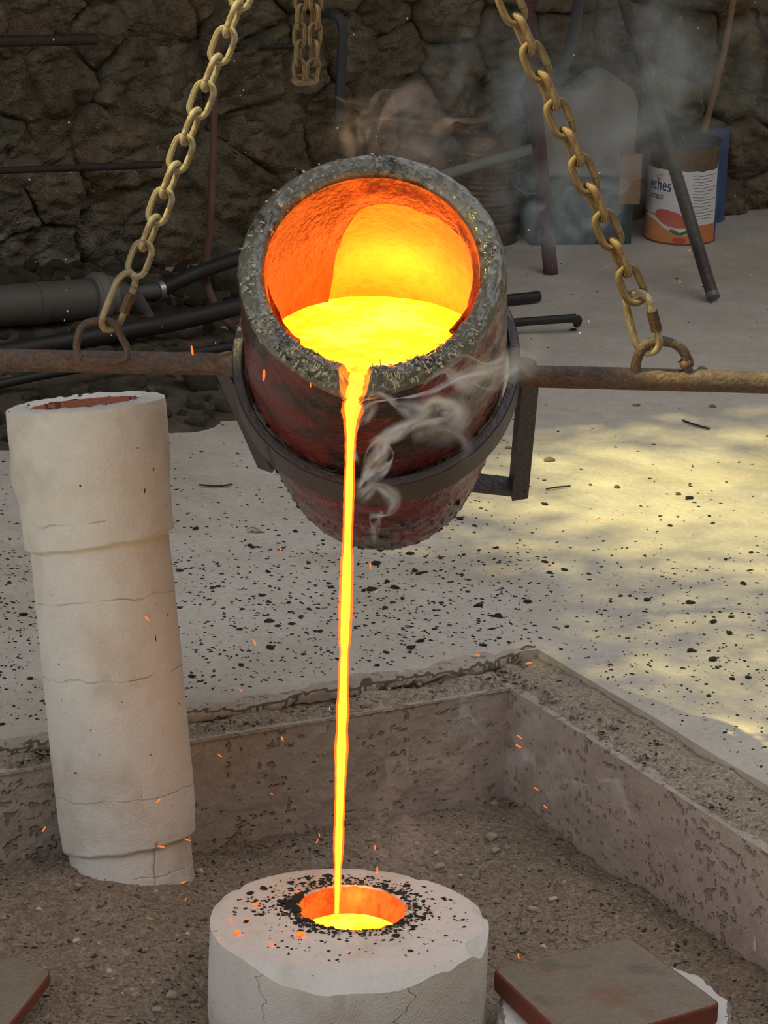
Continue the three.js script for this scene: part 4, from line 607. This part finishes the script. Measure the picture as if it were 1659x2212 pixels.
// ---------------------------------------------------------------- loose bits on floor, ledge, sand and mold
const chips = [1, 2, 3, 4, 5, 6].map((k) => rock(k * 5.1, 1, 1, 0.5, 0.7, 0.6)), peb = [1, 2, 3, 4, 5].map((k) => rock(k * 2.9, 2, 1, 0.7, 0.85, 0.3));
const mPeb = [mat({ color: srgb(176, 164, 147), roughness: 0.95 }), mat({ color: srgb(204, 194, 178), roughness: 0.95 }), mat({ color: srgb(124, 113, 102), roughness: 0.95 })], mFloorStone = mat({ color: srgb(112, 86, 72), roughness: 0.95 }), mGrain = mat({ color: srgb(152, 140, 126), roughness: 0.95 });
function bit(name, geo, m, p, size, yaw, label, cat, group, sy = 1) { const o = single(name, geo, m, label, cat, group); o.userData.loose = false; o.position.copy(p); o.scale.set(size, size * sy, size); o.rotation.y = yaw; return o; }
const dens = (x, y) => { let d = y > 1480 ? 0.7 : y > 1180 ? 1 : y > 1050 ? 0.35 : y > 940 ? 0.22 : 0.07; if (x > 1150) d *= y > 1280 ? 0.45 : 0.4; if (x < 420 && y < 1150) d *= 1.4; return d * (0.45 + 1.1 * clamp(0.5 + 1.4 * fbm(x / 110, y / 60, 0, 3))); };
const onFloor = (p) => p.clone().sub(outerCorner).dot(wallN) < -0.02 || p.clone().sub(outerCorner).dot(d1) > 0.015;
{
  const rg = rngOf(9001), small = []; let n = 0;
  while (n < 290) { const x = rg() * 1700 - 20, y = 560 + rg() * 1140; if (rg() > dens(x, y)) continue; const p = onY(x, y, 0); if (!onFloor(p)) continue; const z = mix(0.0028, 0.0088, rg() ** 2.2); n++; bit('charcoal_fragment', chips[n % 6], n % 4 ? M.black : M.blackB, p.setY(z * 0.2), z, rg() * 6, z > 0.005 ? 'larger black charcoal fragment lying on the pale concrete floor' : 'small black charcoal fragment lying on the pale concrete floor', 'charcoal', z > 0.005 ? 'larger charcoal fragments on the concrete floor' : 'small charcoal fragments on the concrete floor', 0.7); }
  const scatter = (name, count, draw, geo, m, label, cat, parent) => { const im = new THREE.InstancedMesh(geo, m, count), q = new THREE.Object3D(); for (let i = 0; i < count; i++) { const [p, z, sy] = draw(); q.position.copy(p); q.scale.set(z, z * sy, z * (0.6 + 0.4 * rg())); q.rotation.set(0, rg() * 6, 0); q.updateMatrix(); im.setMatrixAt(i, q.matrix); } im.name = name; scene.add(im); return tag(im, label, cat, null, 'stuff'); };
  scatter('charcoal_grit', 5200, () => { for (;;) { const x = rg() * 1720 - 30, y = 540 + rg() * 1160; if (rg() > dens(x, y)) continue; const p = onY(x, y, 0); if (!onFloor(p)) continue; return [p.setY(0.0003), mix(0.0008, 0.004, rg() ** 2.2), 0.6]; } }, chips[0], M.black, 'fine black charcoal grit strewn over the concrete floor', 'grit');
  scatter('sand_grains', 20000, () => { const x = mix(-0.75, 0.85, rg()), z = mix(-4.9, -3.3, rg() ** 0.7); return [V(x, sandY(x, z) + 0.0004, z), mix(0.0009, 0.0055, rg() ** 4), 0.8]; }, peb[0], mGrain, 'coarse grains and grit in the casting sand', 'grit');
  scatter('dark_sand_grains', 7000, () => { const x = mix(-0.75, 0.85, rg()), z = mix(-4.9, -3.3, rg() ** 0.7); return [V(x, sandY(x, z) + 0.0004, z), mix(0.0008, 0.0048, rg() ** 4), 0.7]; }, chips[2], M.blackB, 'dark burnt grains scattered in the casting sand', 'grit');
  const ledgePt = () => { const far = rg() < 0.6, s = rg() * (far ? 1.15 : 1.1), w = rg() * 0.13; return far ? innerCorner.clone().addScaledVector(d1, -s).addScaledVector(d2, -w) : innerCorner.clone().addScaledVector(d2, s - 0.1).addScaledVector(d1, w * 0.95); };
  scatter('ledge_grit', 2600, () => [ledgePt().setY(LEDGE + 0.008), mix(0.0008, 0.0035, rg() ** 2.5), 0.8], peb[1], mPeb[2], 'sandy grit lying on the pit ledge', 'grit');
  scatter('ledge_charcoal', 1100, () => { let p; do { p = ledgePt(); } while (fbm(p.x * 9, p.z * 9, 2, 3) < 0.04 || p.clone().sub(innerCorner).dot(d1) > 0.08); return [p.setY(LEDGE + 0.009), mix(0.001, 0.0042, rg() ** 2), 0.6]; }, chips[1], M.black, 'black charcoal crumbs in patches on the far pit ledge', 'charcoal');
  // stones on the ledge
  for (const [x, y, r] of [[800, 1497, 13], [822, 1508, 10], [793, 1520, 12], [838, 1487, 8], [905, 1478, 8], [1022, 1470, 9], [1093, 1462, 9], [955, 1490, 6], [870, 1500, 6], [1010, 1488, 6], [1150, 1440, 5], [60, 1640, 8], [500, 1560, 6], [560, 1575, 5]]) bit('pebble', peb[(x | 0) % 5], mPeb[(y | 0) % 2], onY(x, y, LEDGE + 0.008), r / 1900, x, 'pale brown pebble lying on the dirt of the pit ledge', 'pebble', 'pebbles on the pit ledge');
  // stones in the sand
  const known = [[1062, 1815, 17], [1070, 1840, 12], [1068, 1738, 12], [1068, 1992, 0], [433, 1885, 11], [1195, 1945, 11], [1150, 1968, 14], [950, 1875, 14], [1410, 1925, 8], [1398, 1970, 7], [98, 2095, 9], [165, 2035, 10], [372, 2155, 14], [405, 2020, 8], [85, 1966, 8], [10, 1985, 7], [170, 1915, 9], [900, 1825, 8], [770, 1840, 7], [455, 2175, 9], [340, 2185, 12], [1030, 1860, 7], [1100, 1900, 6]];
  const pebGroup = 'pebbles in the casting sand';
  for (const [x, y, r] of known) if (r) { const p = onSand(x, y); bit('pebble', peb[(x | 0) % 5], mPeb[(x | 0) % 2], p.setY(p.y + r / 5200), r / 1800, x, 'large pale pebble lying on the casting sand', 'pebble', 'large pebbles on the casting sand'); }
  for (let i = 0; i < 110; i++) { const x = rg() * 1600, y = 1730 + rg() * 480, p = onSand(x, y); if (p.clone().sub(innerCorner).dot(d1) > -0.02 || p.clone().sub(innerCorner).dot(wallN) < 0.02 || Math.hypot(p.x - wideC.x, p.z - wideC.z) < WR + 0.01) continue; bit('pebble', peb[i % 5], mPeb[i % 3], p, mix(0.0024, 0.0058, rg() ** 2), rg() * 6, 'small pebble half sunk in the casting sand', 'pebble', pebGroup); }
  // stones, twigs and leaves on the lit floor
  for (const [x, y, r, l] of [[1333, 1053, 9, 'brown lump of stone on the floor below the bar, wider than tall'], [1465, 1067, 8, 'upright brown stone chip on the lit floor below the bar'], [1275, 1047, 5, 'small brown stone chip on the lit floor near the cradle bracket'], [1516, 797, 15, 'grey stone on the floor behind the bar handle and its lifting eye'], [1187, 994, 17, 'flat flake of bark on the floor beside the cradle bracket'], [1100, 967, 11, 'grey flake of stone on the floor inside the cradle bracket'], [1375, 875, 12, 'black flat cinder on the floor under the bar handle'], [1540, 878, 10, 'thin dark clot of dirt on the floor under the bar handle']]) bit('floor_stone', peb[(x | 0) % 5], x === 1333 || x === 1465 || x === 1275 ? mFloorStone : mPeb[2], onY(x, y, 0.001), r / 1600, x * 0.7, l, 'stone', null, r > 10 ? 0.6 : 1.1);
  const twig = (pts, r, label) => single('twig', tube(pts.map(([x, y, h = 0.003]) => onY(x, y, h)), r, 16, 6), M.blackB, label, 'twig');
  twig([[1475, 908], [1500, 917], [1532, 926]], 0.0018, 'curved dark twig on the floor below the bar handle'); twig([[1180, 1056], [1205, 1052], [1232, 1050]], 0.0013, 'dry thin twig on the lit floor beside the bracket'); twig([[430, 1047], [470, 1050], [502, 1046]], 0.0014, 'straight twig on the floor between tube mold and crucible');
  { const g = surf(lin(0, 1, 12), lin(-1, 1, 5), (u, v) => V((u - 0.5) * 0.026, 0.003 + 0.003 * Math.sin(u * 5) + 0.001 * v * v, v * 0.005 * Math.sin(u * Math.PI))); const p = onY(552, 1150); g.translate(p.x, 0, p.z); single('dry_leaf', g, mat({ color: srgb(150, 132, 96), roughness: 0.9 }), 'dry curled leaf on the floor left of the crucible bottom', 'leaf'); }
  // soot on the wide mold
  const moldPt = () => { for (;;) { const a = rg() * Math.PI * 2, r = 0.062 + 0.085 * rg() ** 1.5, x = holeC.x + Math.sin(a) * r, z = holeC.z + Math.cos(a) * r; if (Math.hypot(x - wideC.x, z - wideC.z) > WR - 0.02) continue; const w = (r < 0.085 ? 1 : 0.42) * (Math.sin(a) < -0.3 ? 1.3 : 0.8) * (Math.cos(a) > 0.3 && r > 0.08 ? 0.4 : 1); if (rg() > w) continue; return V(x, wideTop(x, z) + 0.0006, z); } };
  scatter('soot_crumbs', 1500, () => [moldPt(), mix(0.0006, 0.0032, rg() ** 2), 0.5], chips[3], M.black, 'fine black soot crumbs on the wide mold top', 'soot');
  for (let i = 0; i < 90; i++) { const p = moldPt(), z = mix(0.0028, 0.0066, rg() ** 2); bit('soot_flake', chips[i % 6], M.black, p, z, rg() * 6, 'black soot flake on the wide mold top around its hole', 'soot', 'soot flakes on the wide mold', 0.6); }
  for (const [dx, dz, z] of [[-0.064, -0.012, 0.011], [-0.068, 0.004, 0.01], [-0.062, 0.016, 0.009], [-0.06, -0.022, 0.009], [-0.078, -0.006, 0.008]]) bit('soot_lump', chips[(z * 1000 | 0) % 6], M.black, V(holeC.x + dx, YM + 0.001, holeC.z + dz), z, dx * 90, 'thick clot of black soot banked against the hole of the wide mold', 'soot', 'clots of soot beside the mold hole', 0.6);
  // soot and grit on the leaning tube rim
  const up = tallTop.clone().sub(tallBase).normalize(); for (let i = 0; i < 16; i++) { const a = rg() * 6.28, r = 0.066 + 0.016 * rg(), ex = V(1, 0, 0).addScaledVector(up, -up.x).normalize(), ez = ex.clone().cross(up); bit('soot_flake', chips[i % 6], M.black, tallTop.clone().addScaledVector(ex, Math.sin(a) * r).addScaledVector(ez, Math.cos(a) * r).addScaledVector(up, 0.004), mix(0.0012, 0.003, rg()), a, 'black soot flake on the rim of the leaning tube mold', 'soot', 'soot flakes on the tube mold rim', 0.6); }
  // glowing sparks and embers
  const mSpark = mat({ color: srgb(255, 120, 60), roughness: 0.6, emissive: new THREE.Color().setRGB(1.35, 0.16, 0.015), emissiveIntensity: 1.0 });
  const spark = new THREE.OctahedronGeometry(1, 1); spark.scale(0.22, 1, 0.22);
  const air = [[415, 757, 12, -8], [570, 810, 14, 4], [671, 832, 6, 0], [550, 1388, 8, -20], [318, 1336, 8, -40], [520, 1491, 5, -40], [712, 1531, 5, 0], [610, 1596, 7, -20], [475, 1632, 6, -50], [587, 1715, 4, -50], [95, 1791, 8, 30], [342, 1730, 8, 45], [348, 1829, 9, 100], [405, 1814, 8, 110], [397, 1906, 7, 75], [401, 1943, 5, 30], [685, 1817, 6, 30], [690, 1804, 5, -10], [810, 1831, 7, 0], [815, 1880, 10, 0], [1032, 1415, 6, 90], [1143, 1432, 7, 80], [1122, 1592, 7, -50], [1120, 1612, 8, -60], [1158, 1704, 7, -50], [1178, 1743, 6, -50], [1120, 2066, 8, -10], [832, 2102, 6, -5], [243, 2152, 12, 20], [228, 2177, 12, 20], [433, 2137, 6, 15], [800, 1222, 8, 0], [812, 1278, 5, 10], [1183, 1219, 5, 70], [1292, 1120, 6, 60], [606, 1187, 4, 10]];
  for (const [x, y, r, a] of air) { const z = zStream + (y < 900 ? 0.06 : 0.02) + R(-0.05, 0.05), p = onZ(x, y, z), o = bit('spark', spark, mSpark, p, r / 2050, 0, 'tiny orange spark thrown off in the air by the pour', 'spark', 'flying sparks', 1); o.rotation.set(0, 0, -a * DEG + 2.1 * DEG); }
  for (const [x, y, r, a] of [[553, 1952, 9, 75], [497, 1987, 6, 0], [514, 2013, 10, 65], [587, 2038, 7, 90], [648, 2016, 14, 60], [752, 2056, 4, 0], [645, 1925, 6, 45], [534, 1984, 5, 20], [473, 2027, 5, 0]]) { const p = onY(x, y, YM + 0.003), o = bit('ember', peb[x % 5], mSpark, p, r / 2400, a * DEG, 'glowing orange ember lying on the wide mold top', 'ember', 'embers on the wide mold', 0.7); }
  const ash = new THREE.InstancedMesh(chips[4], mat({ color: srgb(235, 235, 235), roughness: 1 }), 70), q = new THREE.Object3D();
  for (let i = 0; i < 70; i++) { const p = onZ(rg() * 1659, rg() * 760, mix(-4.4, -5.8, rg())); q.position.copy(p); q.scale.setScalar(mix(0.0008, 0.0022, rg() ** 2)); q.rotation.set(rg() * 6, rg() * 6, rg() * 6); q.updateMatrix(); ash.setMatrixAt(i, q.matrix); } ash.name = 'ash_flecks'; scene.add(ash); tag(ash, 'white ash flecks drifting in the air before the wall', 'ash', null, 'stuff');
}

// ---------------------------------------------------------------- smoke: thin folded sheets, thinning towards their edges
const smokeMat = (c) => mat({ color: c, roughness: 1, transparent: true, vertexColors: true });
const mSmoke = smokeMat(srgb(236, 234, 236)), mHaze = smokeMat(srgb(206, 218, 228)), mWarm = smokeMat(srgb(226, 196, 186));
function alphaGeo(g, alpha) { const n = g.attributes.position.count, c = new Float32Array(n * 4).fill(1); for (let i = 0; i < n; i++) c[i * 4 + 3] = clamp(alpha(g.attributes.uv.getX(i), g.attributes.uv.getY(i))); g.setAttribute('color', new THREE.BufferAttribute(c, 4)); return g; }
function wisp(o, path, z, wpx, a, seed, m = mSmoke) {
  const pts = path.map(([x, y], i) => onZ(x, y, z + 0.03 * noise(i * 0.8 + seed, 2.2))), curve = new THREE.CatmullRomCurve3(pts, false, 'centripetal'), f = curve.computeFrenetFrames(90, false);
  const g = surf(lin(0, 1, 91), lin(-1, 1, 13), (u, v, i) => { const t = f.tangents[i], side = V(0, 0, 1).cross(t).normalize(), q = seed + u * 4, w = wpx / 2000 * (0.35 + 1.1 * Math.abs(noise(u * 3 + seed, 1)) + 0.6 * u); return curve.getPointAt(u).addScaledVector(side, v * w * Math.cos(q * 0.6)).addScaledVector(V(0, 0, 1), v * w * (0.5 + 0.6 * Math.sin(q)) + 0.006 * noise(u * 9, v * 2, seed)); });
  alphaGeo(g, (u, v) => 1.25 * a * Math.pow(1 - v * v, 1.5) * sstep(0, 0.1, u) * sstep(1, 0.6, u) * clamp(0.6 + 1.3 * fbm(u * 5 + seed, v * 1.2, seed, 2)));
  part(o, 'wisp', g, m);
}
function veil(o, px, py, z, wpx, hpx, yaw, a, seed, m = mHaze) {
  const c = onZ(px, py, z), s = -z / FOCAL * 1.03, W = wpx * s, H = hpx * s, q = new THREE.Quaternion().setFromEuler(new THREE.Euler(0.2, yaw, 0.1));
  const g = surf(lin(-1, 1, 56), lin(-1, 1, 56), (u, v) => V(u * W / 2, v * H / 2, 0.09 * noise(u * 1.6 + seed, v * 1.6, seed) + 0.03 * noise(u * 5, v * 5, seed)).applyQuaternion(q).add(c));
  alphaGeo(g, (u, v) => { const r = Math.hypot(u, v), n = clamp(0.42 + 1.9 * fbm(u * 2.2 + seed * 3, v * 2.2 + noise(u * 2, v * 2, seed), seed, 5)); return a * sstep(1, 0.25, r) * n; });
  part(o, 'veil', g, m);
}
{
  const o = thing('smoke', 'white wisps of smoke curling up in front of the crucible beside the stream', 'smoke', null, 'stuff'), z = zStream + 0.07;
  wisp(o, [[772, 905], [800, 872], [855, 862], [925, 848], [1000, 812], [1085, 798], [1170, 815]], z, 26, 0.58, 1);
  wisp(o, [[778, 1015], [800, 962], [845, 930], [905, 905], [938, 868], [985, 885], [965, 930], [890, 948]], z, 34, 0.58, 2.3);
  wisp(o, [[766, 1062], [795, 1020], [818, 985], [832, 952], [872, 925], [880, 890]], z, 24, 0.61, 3.7);
  wisp(o, [[770, 1085], [812, 1052], [850, 1078], [842, 1110], [800, 1118], [806, 1150], [792, 1185]], z, 26, 0.49, 5.1);
  wisp(o, [[765, 1000], [772, 930], [800, 890], [790, 850]], z, 22, 0.52, 6.6);
  wisp(o, [[905, 842], [962, 800], [1012, 832], [1100, 785], [1190, 822]], z - 0.05, 36, 0.41, 8.2);
  wisp(o, [[830, 1100], [812, 1140], [808, 1180]], z, 12, 0.3, 9.4); wisp(o, [[792, 960], [850, 945], [900, 915], [960, 905], [1000, 870], [985, 835]], z - 0.01, 30, 0.5, 20.7); wisp(o, [[770, 880], [815, 850], [870, 880], [930, 880], [960, 845]], z - 0.02, 22, 0.45, 23.1); wisp(o, [[782, 1040], [830, 1015], [850, 980], [835, 955], [862, 930]], z, 18, 0.5, 26.4); wisp(o, [[1000, 815], [1060, 840], [1110, 800], [1150, 760], [1130, 700]], z - 0.04, 40, 0.3, 28.2); wisp(o, [[960, 790], [1000, 770], [1060, 785], [1130, 745]], z - 0.04, 26, 0.35, 31.5); wisp(o, [[880, 940], [950, 925], [1010, 960], [1000, 1010]], z, 40, 0.24, 10.9);
  const t = thing('smoke', 'faint warm smoke rising over the back of the crucible rim', 'smoke', null, 'stuff');
  wisp(t, [[812, 345], [816, 285], [842, 235], [905, 205], [960, 215]], zRim - 0.12, 34, 0.3, 12, mWarm); wisp(t, [[770, 340], [762, 290], [790, 240], [800, 190]], zRim - 0.14, 70, 0.16, 13.5, mWarm); wisp(t, [[880, 340], [900, 300], [950, 270], [1010, 230]], zRim - 0.14, 70, 0.16, 15, mWarm); wisp(t, [[960, 380], [1010, 350], [1050, 310], [1060, 250]], zRim - 0.14, 60, 0.14, 17, mWarm);
  veil(t, 860, 290, zRim - 0.25, 460, 260, 0.4, 0.2, 2.7, mWarm);
  const h = thing('smoke', 'blue grey smoke drifting before the wall, tins and crate', 'smoke', null, 'stuff');
  veil(h, 1240, 430, -5.85, 420, 360, 0.4, 0.42, 1.3); veil(h, 1180, 260, -5.8, 620, 560, -0.4, 0.3, 4.6); veil(h, 1440, 160, -5.7, 620, 640, 0.3, 0.26, 7.9); veil(h, 1330, 300, -5.9, 700, 640, -0.3, 0.24, 9.2); veil(h, 1000, 240, -5.7, 520, 480, 0.4, 0.2, 11.4); veil(h, 1200, 440, -5.95, 420, 260, -0.3, 0.26, 14.1);
  const l = thing('smoke', 'thin smoke hanging low over the pit corner and sand', 'smoke', null, 'stuff');
  veil(l, 930, 1690, zStream - 0.22, 520, 380, 0.6, 0.17, 16.3, mWarm); veil(l, 1080, 1600, zStream - 0.3, 420, 460, -0.5, 0.16, 18.8, mSmoke); veil(l, 860, 1840, zStream - 0.16, 360, 260, 0.2, 0.16, 21.2, mWarm); veil(l, 1240, 1700, zStream - 0.2, 480, 360, -0.6, 0.14, 23.3, mSmoke);
}

// ---------------------------------------------------------------- put each thing's origin at its base; shadows on
for (const o of scene.children.filter((c) => c.userData.loose)) {
  const b = new THREE.Box3().setFromObject(o), base = V((b.min.x + b.max.x) / 2, b.min.y, (b.min.z + b.max.z) / 2);
  if (o.isMesh) { o.geometry = o.geometry.clone(); o.geometry.translate(-base.x, -base.y, -base.z); } else for (const c of o.children) c.position.sub(base);
  o.position.copy(base);
}
scene.traverse((o) => { delete o.userData.loose; if (o.isMesh) { o.castShadow = true; o.receiveShadow = true; } });
renderer.render(scene, camera);
